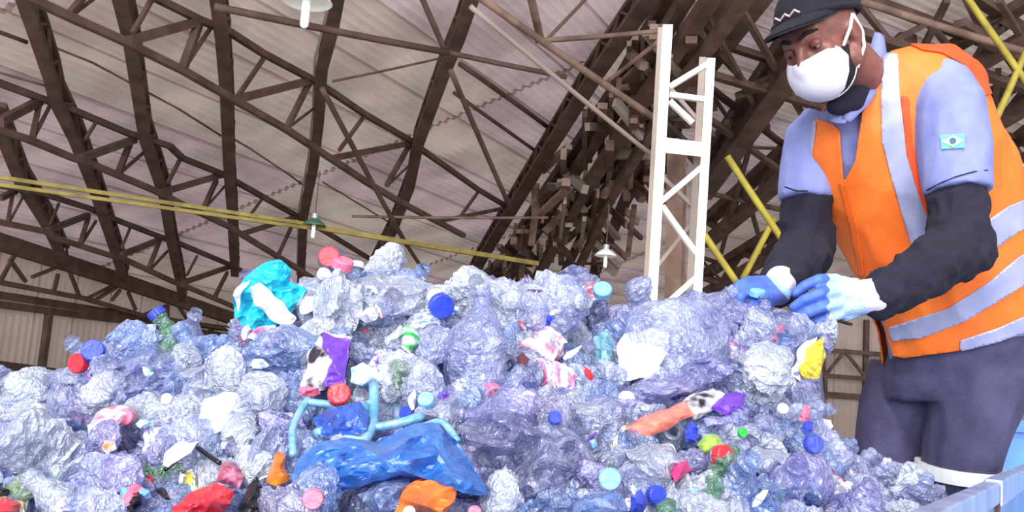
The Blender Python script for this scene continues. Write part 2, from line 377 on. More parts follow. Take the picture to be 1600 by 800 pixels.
tie('dark tie rod right of the slanting rafter, ending under the valley rafter', (700, 82, 13), (885, 120, 13.5), .07)
tie('thin dark wire just below the lamp level, between two rafters', (520, 127, 12), (692, 90, 13), .03)
tie('slanting dark brace at the top above the slanting rafter joint', (650, -25, 12), (694, 76, 12.6), .08)
tie('long dark brace falling right from the slanting rafter joint to the valley rafter', (704, 110, 13), (796, 322, 16), .08)
tie('long dark brace falling right from the lamp rafter joint', (503, 138, 13), (636, 384, 17), .08)
tie('short dark brace above the heap, right of the long lamp rafter brace', (612, 345, 17), (660, 420, 19), .07)
tie('long brown tie rod from the top middle down to the tower', (730, -18, 10), (1034, 192, 12), .09, STEEL2)
tie('long grey tie rod from the top middle down to the tower, lower of two', (735, 10, 10), (1018, 242, 12), .06, GREYROD)
tie('brown hanger rod at the top between the slanting rafter and the valley rafter', (826, -20, 10), (845, 62, 11), .1, STEEL2)
tie('brown rod running level from the hanger to the top of the tower', (838, 64, 11), (1036, 48, 12), .06, STEEL2)
tie('dark strut rising right above the level brown rod', (856, 60, 12), (925, -12, 12.5), .05)
tie('thin strut left of the tower top leading down to the valley rafter', (1032, 62, 12), (948, 128, 13), .06, STEEL2)
tie('grey level rod behind the heap above the valley rafter foot', (550, 338, 17), (856, 340, 18), .05, STEEL2)
t = thing('yellow_rod', 'long yellow double rod sloping across the left roof above the heap', 'rod', P(-20, 276, 12))
for a, b, c, wd in (((-20, 274, 12), (480, 350, 14), 0, .05), ((-20, 286, 12), (480, 356, 14), 0, .045), ((475, 352, 14), (840, 412, 16), 0, .07)):
    mb = MB(); mb.bar(P(*a), P(*b), wd); mb.build('rod', YEL2, t)

# ---- valley girder: the dark tangle between the two roofs
rr = random.Random(11)
g = thing('valley_girder', 'dense dark tangle of girder steel in the roof valley behind the tower', 'truss', on(1000, 60, ROOF2))
for d, wd, off in ((.5, .3, 0), (.9, .18, 25), (1.3, .2, 70), (.8, .16, 110), (1.5, .14, 130), (.5, .22, 160)):
    q = [on(1060+off*.9, -20, low2(d)), on(960+off*.7, 150, low2(d)), on(850+off*.8, 310, low2(d)), on(760+off, 450, low2(d)), on(735+off, 500, low2(d))]
    for a, b in zip(q[:-1], q[1:]): mb = MB(); mb.bar(a, b, wd, .2); mb.build('chord', STEEL, g)
for k in range(170):
    s = rr.random(); x = 1030-270*s+rr.uniform(-25, 150); y = 20+430*s+rr.uniform(-20, 20)
    if x > 1090 or x < 980-290*s: continue
    a = on(x, y, low2(rr.uniform(.3, 1.6))); an = rr.choice((0, .9, 1.7, 2.4, 1.57, 1.57, .75)); ln = rr.uniform(.6, 2.0)
    b = on(x+math.cos(an)*70*ln*.6, y+math.sin(an)*70*ln*.6, low2(rr.uniform(.3, 1.6)))
    mb = MB(); mb.bar(a, b, rr.uniform(.05, .16), rr.uniform(.05, .2)); mb.build('web', rr.choice((STEEL, STEEL2, STEEL2, GREYROD)), g)
for (x, y) in ((935, 262), (886, 322), (866, 350), (846, 385), (988, 240), (985, 170)):
    mb = MB(); mb.bar(on(x, y, low2(1.2)), on(x-3, y+58, low2(1.2)), .09); mb.build('hanger', GREYROD, g)

# ---- right roof: crossing lattice beams
def lattice(label, p, q, w1=.1, gap=60, n=8, d=.4, m=None):
    m = m or STEEL; root = thing('roof_truss', label, 'truss', on(*p, low2(d)))
    a0, a1 = on(*p, low2(d)), on(*q, low2(d)); h = Vector((0, 0, -.55*gap/60))
    for u in (Vector(), h): mb = MB(); mb.bar(a0+u, a1+u, w1*1.5, w1); mb.build('chord', m, root)
    for i in range(n):
        s, t = a0.lerp(a1, i/n), a0.lerp(a1, (i+1)/n); mb = MB(); mb.bar(s+(h if i % 2 else h*0), t+(h*0 if i % 2 else h), w1*.7); mb.build('web', m, root)
    return root
for (p, q, n, wd, lab) in (
    ((1105, 345), (1420, 60), 9, .2, 'heavy dark truss rising right from the tower foot to the head of the worker'),
    ((1100, 262), (1290, -20), 6, .24, 'heavy dark truss beside the tower rising behind the black cap'),
    ((1100, 430), (1640, 95), 12, .2, 'dark truss rising right behind the orange vest'),
    ((1330, 170), (1660, -30), 8, .16, 'dark truss in the upper right behind the shoulder'),
    ((1100, 60), (1660, 240), 10, .1, 'dark truss falling right behind the back of the orange vest'),
    ((1330, -10), (1660, 110), 6, .12, 'brown truss falling right across the upper right corner'),
    ((1440, 330), (1680, 150), 6, .18, 'dark truss in the right margin below the crossing yellow rods'),
    ((1100, 130), (1500, 440), 9, .08, 'slender dark truss falling right between the tower and the dark sleeve'),
    ((1500, -20), (1620, 60), 3, .12, 'short dark truss in the top right corner'),
    ((1090, 400), (1330, 480), 6, .08, 'low slender truss just above the gloved hands')):
    lattice(lab, p, q, wd, 60, n)
for k, (p, q) in enumerate((((1100, 20), (1200, 200)), ((1150, 0), (1260, 190)), ((1135, 190), (1200, 420)), ((1190, 160), (1120, 420)), ((1560, 0), (1640, 130)), ((1480, 0), (1420, 120)), ((1560, 110), (1545, 260)), ((1100, 300), (1230, 330)), ((1150, 150), (1240, 120)))):
    bars('web', g, [p, q], STEEL, .09, .09, low2(.9))
for lab, a, b in (('yellow rod at the upper right falling right behind the shoulder', (1500, -20, 12), (1612, 140, 12)), ('yellow rod at the upper right leaning left, crossing another', (1606, 74, 12), (1552, 196, 12)),
                  ('yellow rod between the tower and the blue sleeve, falling right', (1136, 244, 12), (1226, 380, 12)), ('yellow rod at the foot of the tower', (1100, 366, 12), (1150, 440, 12)), ('faint yellow rod leaning right above the left glove', (1160, 436, 13), (1210, 340, 13)),
                  ('short yellow rod behind the back of the vest', (1592, 262, 12), (1640, 250, 12))):
    tie(lab, a, b, .085, YEL, 'yellow_rod')
tie('brown rod crossing behind the right shoulder of the vest', (1345, 2, 12), (1640, 92, 13), .1, STEEL2)

# ---- white lattice tower and the brown column behind it
TZ = 8.5
t = thing('lattice_tower', 'white lattice steel tower with zigzag braces left of the worker', 'tower', P(1015, 740, TZ))
def tb(n, a, b, wd, m=None, dz=0):
    mb = MB(); mb.bar(P(a[0], a[1], TZ+dz), P(b[0], b[1], TZ+dz), wd); mb.build(n, m or WHITE, t)
def tx(x, y): return x+(260-y)*.057
tb('leg', (tx(1031, 40), 40), (tx(1031, 760), 760), .085); tb('leg', (tx(1101, 92), 92), (tx(1101, 760), 760), .075)
tb('leg', (tx(1022, 44), 44), (tx(1022, 760), 760), .07, GREYROD, .55); tb('leg', (tx(1088, 90), 90), (tx(1088, 760), 760), .06, GREYROD, .55)
for a, b in (((1046, 136), (1106, 100)), ((1046, 148), (1104, 156)), ((1046, 158), (1082, 192)), ((1032, 316), (1103, 256)), ((1034, 322), (1096, 408)), ((1024, 490), (1094, 428)), ((1024, 500), (1086, 590)), ((1018, 690), (1084, 600))):
    tb('brace', a, b, .045)
for a, b in (((1028, 270), (1090, 330)), ((1024, 420), (1088, 340)), ((1040, 130), (1092, 190))): tb('rear_brace', a, b, .035, GREYROD, .55)
mb = MB(); q = [P(1034, 214, TZ-.03), P(1110, 224, TZ-.03), P(1108, 246, TZ-.03), P(1034, 238, TZ-.03)]; b = [v+ray(1070, 230)*.6 for v in q]
mb.add(q+b, [(0, 1, 2, 3), (7, 6, 5, 4), (0, 4, 5, 1), (1, 5, 6, 2), (2, 6, 7, 3), (3, 7, 4, 0)]); mb.build('ring_plate', WHITE, t)
mb = MB(); mb.bar(P(1058, 240, 9.6), P(1048, 760, 9.6), .16, .16); tag(mb.build('column', STEEL2), 'brown steel column standing behind the white lattice tower', 'column')

# ---- hanging lamps
LAMPW = mat('lamp_white', (250, 252, 250), .4); GREENP = mat('lamp_green', (70, 105, 84), .5); LAMPG = mat('lamp_inner', (150, 165, 158), .3, .3)
def lamp(label, px, py, z, r, big):
    o = P(px, py, z); t = thing('hanging_lamp', label, 'lamp', o); up = Vector((0, 0, 1))
    prof = [(.25, .62), (.55, .45), (.85, .2), (1, 0), (.97, -.02)]
    vs = [o+Vector((r*a*math.cos(q), r*a*math.sin(q), r*h+r*.3)) for a, h in prof for q in (2*math.pi*k/32 for k in range(32))]
    fs = [(i*32+k, i*32+(k+1) % 32, (i+1)*32+(k+1) % 32, (i+1)*32+k) for i in range(4) for k in range(32)]
    mesh('reflector', vs, fs, LAMPW if big else GREENP, t)
    mb = MB(); mb.tube([o+up*r*1.3, o+up*r*.9], r*.3, 16); mb.build('housing', LAMPG, t)
    mb = MB(); mb.limb([o+up*r*.7, o-up*r*.62], [r*.17, r*.17]); mb.build('bulb', LAMPW, t, True)
    mb = MB(); mb.tube([o+up*r*1.3, o+up*r*5], r*.05, 6); mb.build('cable', STEEL, t)
lamp('large white hanging lamp with an upright bulb at the top, beside the dark rafter', 478, 14, 9, .235, True)
lamp('small hanging lamp with a green shade and white bulb, above the red capped bottle', 490, 358, 14, .17, False)
lamp('small white hanging lamp left of the tower foot, low over the heap', 946, 405, 14, .16, True)

# ------------------------------------------------------------------ the worker
SKIN = mat('skin', (132, 82, 72), .45, 0, (112, 66, 58), 30, .08, 120)
SHIRT = mat('blue_grey_shirt', (122, 128, 184), .8, 0, (134, 142, 194), 20, .15, 300)
UNDER = mat('navy_sleeve', (20, 18, 36), .9, 0, (27, 24, 44), 20, .2, 200)
ORANGE = mat('hi_vis_orange', (246, 108, 30), .6, 0, (250, 124, 42), 6, .08, 100)
ORED = mat('hi_vis_red_orange', (250, 78, 22), .6)
SILVER = mat('reflective_silver', (172, 174, 206), .35, .15, (156, 160, 198), 18)
PANTS = mat('grey_work_trousers', (78, 74, 106), .85, 0, (64, 60, 90), 14, .2, 120)
CAPM = mat('black_knit', (12, 13, 24), .9, 0, (18, 19, 32), 40, .3, 300)
MASK = mat('white_mask_cloth', (244, 240, 250), .75, 0, (236, 232, 246), 20, .1, 90)
GLOVE = mat('pale_knit_glove', (176, 204, 240), .8, 0, (160, 190, 234), 40, .3, 260)
COAT = mat('blue_glove_coating', (64, 96, 190), .5, 0, (80, 116, 208), 30, .15, 120)
CUFF = mat('white_cuff', (226, 222, 240), .8, 0, None, 1, .3, 260)
BLACKP = mat('black_plastic', (22, 20, 26), .35)
wk = thing('person', 'person in orange reflective vest, white mask and black cap sorting bottles with gloved hands', 'person', P(1470, 1050, 2.45)*1)
wk.location = Vector((P(1470, 700, 2.45).x, P(1470, 700, 2.45).y, .06))
def cvec(x, y, z): return M3 @ Vector((x, y, -z))            # right, up, away -> world direction
def loft(rows, n=40, ex=2.3):
    mb = MB(); vs = []
    for px, py, z, hw, hd, tilt, yaw in rows:                # centre, half width in m, half depth, image tilt, turn
        c = P(px, py, z)
        W = cvec(math.cos(R(tilt))*math.cos(R(yaw)), math.sin(R(tilt)), -math.sin(R(yaw))).normalized()
        A = cvec(-math.sin(R(tilt)), math.cos(R(tilt)), .12).normalized(); D = W.cross(A).normalized()
        for k in range(n):
            a = 2*math.pi*k/n; ca, sa = math.cos(a), math.sin(a)
            vs.append(c+W*hw*math.copysign(abs(ca)**(2/ex), ca)+D*hd*math.copysign(abs(sa)**(2/ex), sa))
    m = len(rows)
    fs = [(i*n+k, i*n+(k+1) % n, (i+1)*n+(k+1) % n, (i+1)*n+k) for i in range(m-1) for k in range(n)]
    fs += [tuple(range(n))[::-1], tuple((m-1)*n+k for k in range(n))]
    mb.add(vs, fs); return mb
def torso_rows(g):
    return [(1500, 620, 2.44, .150+g, .125+g, 9, 22), (1500, 560, 2.43, .162+g, .132+g, 10, 22), (1498, 500, 2.41, .170+g, .138+g, 11, 22), (1480, 440, 2.39, .182+g, .142+g, 12, 24),
            (1462, 380, 2.37, .190+g, .145+g, 13, 24), (1438, 320, 2.35, .200+g, .145+g, 15, 25), (1415, 260, 2.33, .208+g, .142+g, 17, 25), (1396, 205, 2.31, .208+g, .135+g, 20, 25),
            (1386, 160, 2.29, .188+g, .115+g, 24, 25), (1378, 128, 2.28, .140+g, .085+g, 26, 25), (1366, 104, 2.27, .075+g, .065+g, 26, 25)]
def wrinkle(vs, ns, amp, s1, seed, stretch=None):
    out = []
    for v, n in zip(vs, ns):
        q = Vector(v)
        if stretch: q = q - stretch*q.dot(stretch)*.65
        h = fold(q, s1, seed)*.7+fold(q, s1*2.3, seed+4)*.3
        out.append(v+n*(h-.55)*amp)
    return out
JL = [P(1468, 142, 2.20), P(1492, 250, 2.16), P(1500, 385, 2.08), P(1440, 425, 1.99), P(1372, 464, 1.93)]     # his left arm
JR = [P(1268, 216, 2.38), P(1264, 300, 2.36), P(1258, 392, 2.30), P(1238, 420, 2.18), P(1218, 447, 2.06)]     # his right arm
# body: one continuous surface, head, neck, trunk, arms and legs
HC = P(1284, 60, 2.13)
hf = cvec(-.66, -.44, -.61).normalized(); hu = cvec(-.40, .88, -.1); hu = (hu-hf*hu.dot(hf)).normalized(); hr = hf.cross(hu)
HB = Matrix((hr, hf, hu)).transposed()
def H(r, f, u): return HC+HB@Vector((r, f, u))
head = MB()
head.ell(H(0, -.012, .03), (.074, .095, .088), HB); head.ell(H(0, .03, -.035), (.058, .064, .082), HB)
head.ell(H(0, .058, -.092), (.034, .03, .026), HB); head.ell(H(0, .062, .035), (.052, .03, .034), HB)
for s in (-1, 1):
    head.ell(H(s*.040, .066, -.022), (.022, .018, .022), HB); head.ell(H(s*.074, -.008, -.012), (.010, .022, .033), HB)
    head.capsule(H(s*.012, .092, .020), H(s*.042, .078, .024), .0085, .0075)
    head.ell(H(s*.058, .0, -.06), (.018, .034, .03), HB); head.ell(H(s*.032, .0775, .004), (.0165, .012, .010), HB)
head.limb([H(0, .088, .016), H(0, .104, -.012), H(0, .112, -.026)], [.009, .0105, .013]); head.ell(H(.013, .100, -.030), (.009, .010, .008), HB); head.ell(H(-.013, .100, -.030), (.009, .010, .008), HB)
head.capsule(H(-.018, .086, -.056), H(.018, .086, -.056), .011, .011)
head.limb([H(0, -.03, -.04), P(1344, 118, 2.22), P(1368, 150, 2.28)], [.060, .058, .062])
body = MB(); body.v = list(head.v); body.f = list(head.f)
t_ = loft(torso_rows(-.032)); body.add(t_.v, t_.f)
body.limb(JL, [.055, .045, .038, .036, .026]); body.limb(JR, [.055, .045, .038, .036, .026])
KL, KR = P(1500, 752, 2.43), P(1386, 745, 2.57)
HL, HR = P(1524, 600, 2.43), P(1412, 600, 2.54)
AL, AR = Vector((KL.x+.04, KL.y+.05, .12)), Vector((KR.x-.02, KR.y+.04, .12))
body.limb([HL, KL, AL], [.078, .055, .04]); body.limb([HR, KR, AR], [.075, .055, .04])
bv, bf, bn = body.melt(.0065, 4, .5)
mesh('body', bv, bf, SKIN, wk)
# face details
EYEW = mat('eye_white', (214, 206, 204), .25); IRIS = mat('dark_iris', (24, 14, 12), .2); BROW = mat('black_hair', (24, 16, 18), .9)
LID = mat('eyelid_skin', (108, 62, 52), .5)
for s in (-1, 1):
    mb = MB(); c = H(s*.032, .0815, .004); mb.ell(c, (.0115, .0105, .0105), HB); e = mb.build('eye', EYEW, wk, True)
    mb = MB(); mb.ell(H(s*.032, .0905, -.001), (.005, .003, .005), HB); o = mb.build('iris', IRIS, None, True); o.parent = e; o.matrix_parent_inverse = Matrix.Translation(wk.location).inverted(); o.matrix_parent_inverse = e.matrix_world.inverted() if False else Matrix.Identity(4)
    mb = MB(); mb.ell(c, (.0145, .0128, .0128), HB); f_ = [((v-c).dot(hu) + .0055) for v in mb.v]; v2, f2 = clip(mb.v, mb.f, f_); mesh('eyelid', v2, f2, LID, wk)
    mb = MB(); mb.limb([H(s*.013, .0985, .026), H(s*.03, .0935, .033), H(s*.048, .081, .029)], [.0035, .0045, .0025]); mb.build('eyebrow', BROW, wk, True)
# beard along the jaw, dark collar
mb = MB(); mb.ell(H(0, .026, -.048), (.064, .064, .082), HB); mb.ell(H(0, .054, -.094), (.040, .036, .030), HB)
v_, f_, n_ = mb.melt(.005, 4)
fld = [min(-.03-(v-HC).dot(hu), .06-(v-HC).dot(hf)*.2) for v in v_]
v_, f_ = clip(v_, f_, fld); mesh('beard', v_, f_, BROW, wk)
mb = MB(); mb.limb([P(1306, 165, 2.16), P(1330, 158, 2.17), P(1352, 128, 2.2)], [.022, .03, .018]); v_, f_, n_ = mb.melt(.006, 4); mesh('dark_collar', v_, f_, UNDER, wk)
# mask
mb = MB(); mb.ell(H(0, .050, -.056), (.0745, .072, .070), HB); mb.ell(H(0, .090, -.036), (.034, .036, .034), HB); mb.ell(H(0, .060, -.088), (.045, .045, .036), HB)
v_, f_, n_ = mb.melt(.004, 14, .6)
mp = [(1226, 102), (1240, 103), (1262, 92), (1282, 81), (1296, 74), (1304, 70), (1313, 74), (1326, 86), (1327, 112), (1320, 138), (1308, 153), (1285, 172), (1245, 166), (1210, 140), (1205, 110)]
fl = []
for v, n in zip(v_, n_):
    x, y, z = pix(v); a = sdpoly(x, y, mp)*.0014
    r_, f2, u2 = (v-HC).dot(hr), (v-HC).dot(hf), (v-HC).dot(hu)
    if n.dot(v-EYE) > 0: a = min(f2-.02, .0-u2)
    fl.append(a)
v_, f_ = clip(v_, f_, fl); mk = mesh('face_mask', v_, f_, MASK, wk); so_ = mk.modifiers.new('s', 'SOLIDIFY'); so_.thickness = .0025
near = 1 if (H(1, 0, 0)-EYE).length < (H(-1, 0, 0)-EYE).length else -1
for s in (-1, 1):
    for pts in ([H(s*.062, .040, -.028), H(s*.078, .012, .0), H(s*.080, -.012, .022)], [H(s*.060, .02, -.085), H(s*.080, -.004, -.05), H(s*.081, -.02, -.02), H(s*.080, -.014, .02)]):
        mb = MB(); mb.tube(pts, .0035, 8); mb.build('mask_strap', MASK, mk, True).matrix_parent_inverse = Matrix.Identity(4)
# cap
mb = MB(); mb.ell(H(0, -.014, .036), (.087, .108, .100), HB)
v_, f_, n_ = mb.melt(.006, 3)
fl = [(v-HC).dot(hu)-(.040-.0+(v-HC).dot(hf)*.30) for v in v_]
v_, f_ = clip(v_, f_, fl); cp = mesh('cap', v_, f_, CAPM, wk); q = cp.modifiers.new('s', 'SOLIDIFY'); q.thickness = .004
rim = MB(); N_ = 48
ring = []
for k in range(N_+1):
    a = 2*math.pi*k/N_; r_, f2 = .0865*math.cos(a)*.975, .104*math.sin(a)*.96-.012
    ring.append(H(r_, f2, .045+f2*.30))
rim.tube(ring, .0075, 8); rim.build('cap_band', CAPM, cp, True).matrix_parent_inverse = Matrix.Identity(4)
vs = []; nA = 17
for lay in (0, 1):
    for j in range(5):
        for k in range(nA):
            a = math.pi*(.10+.8*k/(nA-1)); t = j/4; e = math.sin(math.pi*k/(nA-1))**.6
            r_ = .083*math.cos(a); f2 = .085*math.sin(a)+.0+t*.075*e; vs.append(H(r_*(1-.05*t), f2, .068+.006*(1-lay)-t*.012-abs(r_)**2*2.5))
g1 = 5*nA; fs = []
for j in range(4):
    for k in range(nA-1):
        q = j*nA+k; fs += [(q, q+1, q+nA+1, q+nA), (g1+q+nA, g1+q+nA+1, g1+q+1, g1+q)]
bd = [k for k in range(nA)]+[j*nA+nA-1 for j in range(1, 5)]+[4*nA+k for k in range(nA-2, -1, -1)]+[j*nA for j in range(3, 0, -1)]
fs += [(bd[i], bd[(i+1) % len(bd)], g1+bd[(i+1) % len(bd)], g1+bd[i]) for i in range(len(bd))]
mesh('visor', vs, fs, CAPM, cp).matrix_parent_inverse = Matrix.Identity(4)
# pale print on the front of the cap (unreadable strokes)
mb = MB()
for k in range(5):
    r0 = -.034+k*.012; mb.limb([H(r0, .094, .078+(k % 2)*.006), H(r0+.008, .094, .086-(k % 2)*.006)], [.0022, .0022])
pr = mb.build('printed_strokes', mat('cap_print', (200, 170, 176), .6), cp, True); pr.matrix_parent_inverse = Matrix.Identity(4); tag(pr, kind='stuff')
# shirt: trunk and short sleeves
sh = loft(torso_rows(0))
sh.tube([P(1440, 118, 2.27), P(1466, 132, 2.20), P(1480, 165, 2.17), P(1490, 230, 2.15), P(1498, 302, 2.12)], [.055, .074, .080, .077, .071], 24)
sh.tube([P(1285, 190, 2.36), P(1266, 212, 2.36), P(1262, 260, 2.355), P(1260, 312, 2.34)], [.05, .062, .064, .064], 24)
sv, sf, sn = sh.melt(.007, 6, .55)
sv = wrinkle(sv, sn, .009, 9, 2.2, cvec(0, 1, 0))
fl = [min(1, ((v-P(1345, 148, 2.2)).length-.045)) for v in sv]
fl = [min(a, (560-p[1]+(p[0]-1400)*-.18)*.001) for a, p in zip(fl, map(pix, sv))]
sv2, sf2 = clip(sv, sf, fl)
shirt = mesh('shirt', sv2, sf2, SHIRT, wk)
def sub(name, vs, fs, m, par, smooth=True):
    o = mesh(name, vs, fs, m, None, smooth); o.parent = par; o.matrix_parent_inverse = Matrix.Identity(4) if par.parent else Matrix.Translation(par.location).inverted(); return o
# collar wings
def strip(pts, wpx, z0, nrm_off=0, n=6): ...
for ctr in ([(1374, 56, 2.30), (1374, 84, 2.25), (1366, 122, 2.21), (1346, 160, 2.17), (1322, 190, 2.16)], [(1322, 190, 2.16), (1304, 182, 2.19), (1292, 168, 2.23)]):
    p = [P(*c) for c in ctr]; vs = []; nn = 24
    for i in range(nn+1):
        t = i/nn*(len(p)-1); k = min(int(t), len(p)-2); c = p[k].lerp(p[k+1], t-k); wd = .026*math.sin(math.pi*(.12+.8*i/nn))+.004
        o = cvec(-.75, .55, .3).normalized() if ctr[0][0] > 1350 else cvec(.5, .7, .3).normalized()
        vs += [c+o*wd*.9, c+o*wd*.3+cvec(0, 0, -.008), c-o*wd*.6+cvec(0, 0, -.004)]
    fs = [(3*i+j, 3*i+j+1, 3*i+j+4, 3*i+j+3) for i in range(nn) for j in range(2)]
    c_ = sub('collar', vs, fs, SHIRT, shirt); q = c_.modifiers.new('s', 'SOLIDIFY'); q.thickness = .004
bvh = BVHTree.FromPolygons(sv2, sf2)
def onto(px, py, tree, off):
    h = tree.ray_cast(EYE, ray(px, py).normalized())
    if h[0] is None: return None
    n = h[1] if h[1].dot(h[0]-EYE) < 0 else -h[1]
    return h[0]+n*off
# flag badge on the sleeve and hem stitch
BG_ = mat('badge_green', (96, 190, 168), .6); BY = mat('badge_pale', (224, 244, 214), .6); BB = mat('badge_blue', (44, 96, 120), .6)
def badge(name, poly, m, off, par):
    c = (sum(x for x, y in poly)/len(poly), sum(y for x, y in poly)/len(poly)); vs = [onto(*c, bvh, off)]; k = len(poly)
    for x, y in poly: vs.append(onto(x, y, bvh, off))
    if all(vs): return sub(name, vs, [(0, 1+i, 1+(i+1) % k) for i in range(k)], m, par)
badge('badge', [(1470, 212), (1505, 210), (1507, 232), (1472, 234)], BG_, .006, shirt)
badge('badge_rhombus', [(1473, 223), (1489, 213), (1504, 221), (1489, 231)], BY, .008, shirt)
badge('badge_disc', [(1489+5*math.cos(a*.7), 222+5*math.sin(a*.7)) for a in range(9)], BB, .010, shirt)
for line in ([(1449, 297), (1470, 286), (1495, 276), (1520, 269), (1542, 266)], [(1227, 292), (1245, 298), (1262, 298)]):
    p = [q for q in (onto(x, y, bvh, .002) for x, y in line) if q]
    if len(p) > 2: mb = MB(); mb.tube(p, .0014, 6); sub('hem_stitch', mb.v, mb.f, UNDER, shirt)
# vest
VF = [(1236, 150), (1262, 163), (1276, 186), (1300, 194), (1311, 205), (1314, 245), (1318, 286), (1336, 252), (1346, 185), (1352, 130), (1366, 92), (1384, 64), (1446, 66), (1540, 60), (1580, 120), (1680, 300), (1680, 500),
      (1600, 518), (1500, 548), (1412, 560), (1394, 556), (1384, 520), (1372, 470), (1330, 430), (1312, 420), (1300, 385), (1262, 296), (1226, 232), (1205, 200)]
VB = [(1190, 150), (1300, 100), (1330, 60), (1700, 40), (1750, 600), (1500, 590), (1380, 570), (1200, 300)]
vr = loft(torso_rows(.016)); vr.ell(P(1490, 122, 2.33), (.075, .06, .05), Matrix((cvec(1, -.4, 0).normalized(), cvec(0, 0, 1), cvec(.4, 1, 0).normalized())).transposed())
vr.ell(P(1560, 290, 2.40), (.055, .09, .20), Matrix((cvec(1, .0, 0), cvec(0, 0, 1), cvec(-.28, 1, 0).normalized())).transposed())
vr.ell(P(1588, 420, 2.42), (.075, .10, .16), Matrix((cvec(1, .0, 0), cvec(0, 0, 1), cvec(-.1, 1, 0).normalized())).transposed())
vv, vf, vn_ = vr.melt(.007, 8, .55)
vv = wrinkle(vv, vn_, .014, 7, 5.2, cvec(0, 1, 0))
px_ = [pix(v) for v in vv]
def field(front, back):
    out = []
    for v, n, p in zip(vv, vn_, px_):
        if n.dot(v-EYE) < 0: out.append(sdpoly(p[0], p[1], front) if front else -1)
        else: out.append(sdpoly(p[0], p[1], back) if back else -1)
    return out
v_, f_ = clip(vv, vf, field(VF, VB)); vest = mesh('reflective_vest', v_, f_, ORANGE, wk); q = vest.modifiers.new('s', 'SOLIDIFY'); q.thickness = .004; q.offset = -1
tag(vest, 'orange vest with silver bands')
vl = [v+n*.003 for v, n in zip(vv, vn_)]
def vpatch(name, poly, m, th=.002, back=None, lift=0):
    src = [v+n*lift for v, n in zip(vl, vn_)] if lift else vl
    a, b = clip(src, vf, field(poly, back))
    if b: o = sub(name, a, b, m, vest); q = o.modifiers.new('s', 'SOLIDIFY'); q.thickness = th
vpatch('silver_band', [(1380, 84), (1403, 84), (1406, 150), (1414, 215), (1432, 285), (1452, 345), (1449, 372), (1426, 388), (1414, 350), (1396, 290), (1378, 220), (1377, 150)], SILVER)
vpatch('silver_band', [(1246, 168), (1277, 192), (1270, 240), (1274, 300), (1268, 312), (1250, 262), (1238, 214)], SILVER)
vpatch('silver_band', [(1546, 342), (1575, 322), (1640, 296), (1640, 340), (1590, 362), (1550, 392), (1500, 420), (1500, 380)], SILVER, back=[(1540, 300), (1700, 270), (1700, 320), (1540, 360)])
vpatch('silver_band', [(1640, 372), (1590, 402), (1545, 440), (1480, 482), (1388, 512), (1394, 533), (1440, 528), (1505, 503), (1560, 470), (1640, 420)], SILVER, back=[(1580, 370), (1700, 350), (1700, 410), (1580, 440)])
vpatch('silver_hem', [(1640, 476), (1560, 512), (1500, 532), (1500, 549), (1560, 534), (1640, 504)], SILVER)
vpatch('red_edge', [(1420, 70), (1560, 60), (1575, 140), (1538, 150), (1505, 102), (1470, 84), (1440, 80)], ORED, lift=.002)
vpatch('red_edge', [(1408, 150), (1420, 150), (1425, 225), (1442, 290), (1456, 330), (1450, 345), (1434, 300), (1416, 240)], ORED, lift=.001)
vpatch('front_closure', [(1312, 286), (1322, 286), (1340, 350), (1352, 430), (1344, 432), (1330, 360)], mat('hi_vis_fold', (244, 106, 30), .6), .002, lift=.001)
# trousers
tr = MB()
lo = loft([(1498, 505, 2.415, .158, .130, 8, 20), (1498, 545, 2.43, .164, .135, 8, 20), (1490, 590, 2.45, .168, .13, 6, 20), (1486, 622, 2.46, .158, .115, 4, 20)]); tr.add(lo.v, lo.f)
tr.tube([P(1530, 570, 2.42), P(1520, 640, 2.42), P(1508, 700, 2.42), KL, AL], [.116, .110, .100, .090, .08], 24)
tr.tube([P(1420, 580, 2.54), P(1399, 640, 2.56), P(1390, 700, 2.57), KR, AR], [.102, .092, .086, .082, .075], 24)
tv, tf, tn = tr.melt(.008, 4, .5); tv = wrinkle(tv, tn, .011, 9, 3, cvec(.1, 1, 0))
trs = mesh('trousers', tv, tf, PANTS, wk)
WB = mat('white_reflective_band', (255, 255, 252), .35)
for c, dr, r in ((KL, P(1500, 760, 2.43)-P(1503, 725, 2.43), .106), (KR, P(1388, 760, 2.57)-P(1390, 725, 2.57), .090)):
    d = dr.normalized(); mb = MB(); k = P(1500, 737, 2.43) if c is KL else P(1388, 740, 2.57)
    mb.tube([k-d*.017, k+d*.017], r, 32); sub('reflective_band', mb.v, mb.f, WB, trs, False)
mb = MB(); mb.limb([P(1572, 540, 2.36), P(1566, 620, 2.36), P(1552, 720, 2.36)], [.003, .003, .003]); sub('side_seam', mb.v, mb.f, SHIRT, trs)
for A_ in (AL, AR):
    mb = MB(); mb.limb([A_+Vector((0, 0, -.02)), A_+Vector((-.02, -.02, -.03)), A_+Vector((-.06, -.15, -.062))], [.055, .052, .04]); v_, f_, n_ = mb.melt(.008, 4); mesh('boot', v_, f_, BLACKP, wk)
# navy undersleeves
for J, r, sd in ((JL, [.058, .062, .064, .054, .043], 1), (JR, [.055, .060, .064, .056, .042], 2)):
    mb = MB(); mb.limb(J, r); mb.ell(J[2]+cvec(.008 if sd == 1 else -.01, -.006, 0), (.064, .062, .066)); v_, f_, n_ = mb.melt(.0065, 5); v_ = wrinkle(v_, n_, .016, 14, sd*3.3)
    top = J[1]+(J[0]-J[1])*.55; ax = (J[0]-J[1]).normalized(); v_, f_ = clip(v_, f_, [(top-v).dot(ax) for v in v_])
    mesh('undersleeve', v_, f_, UNDER, wk)
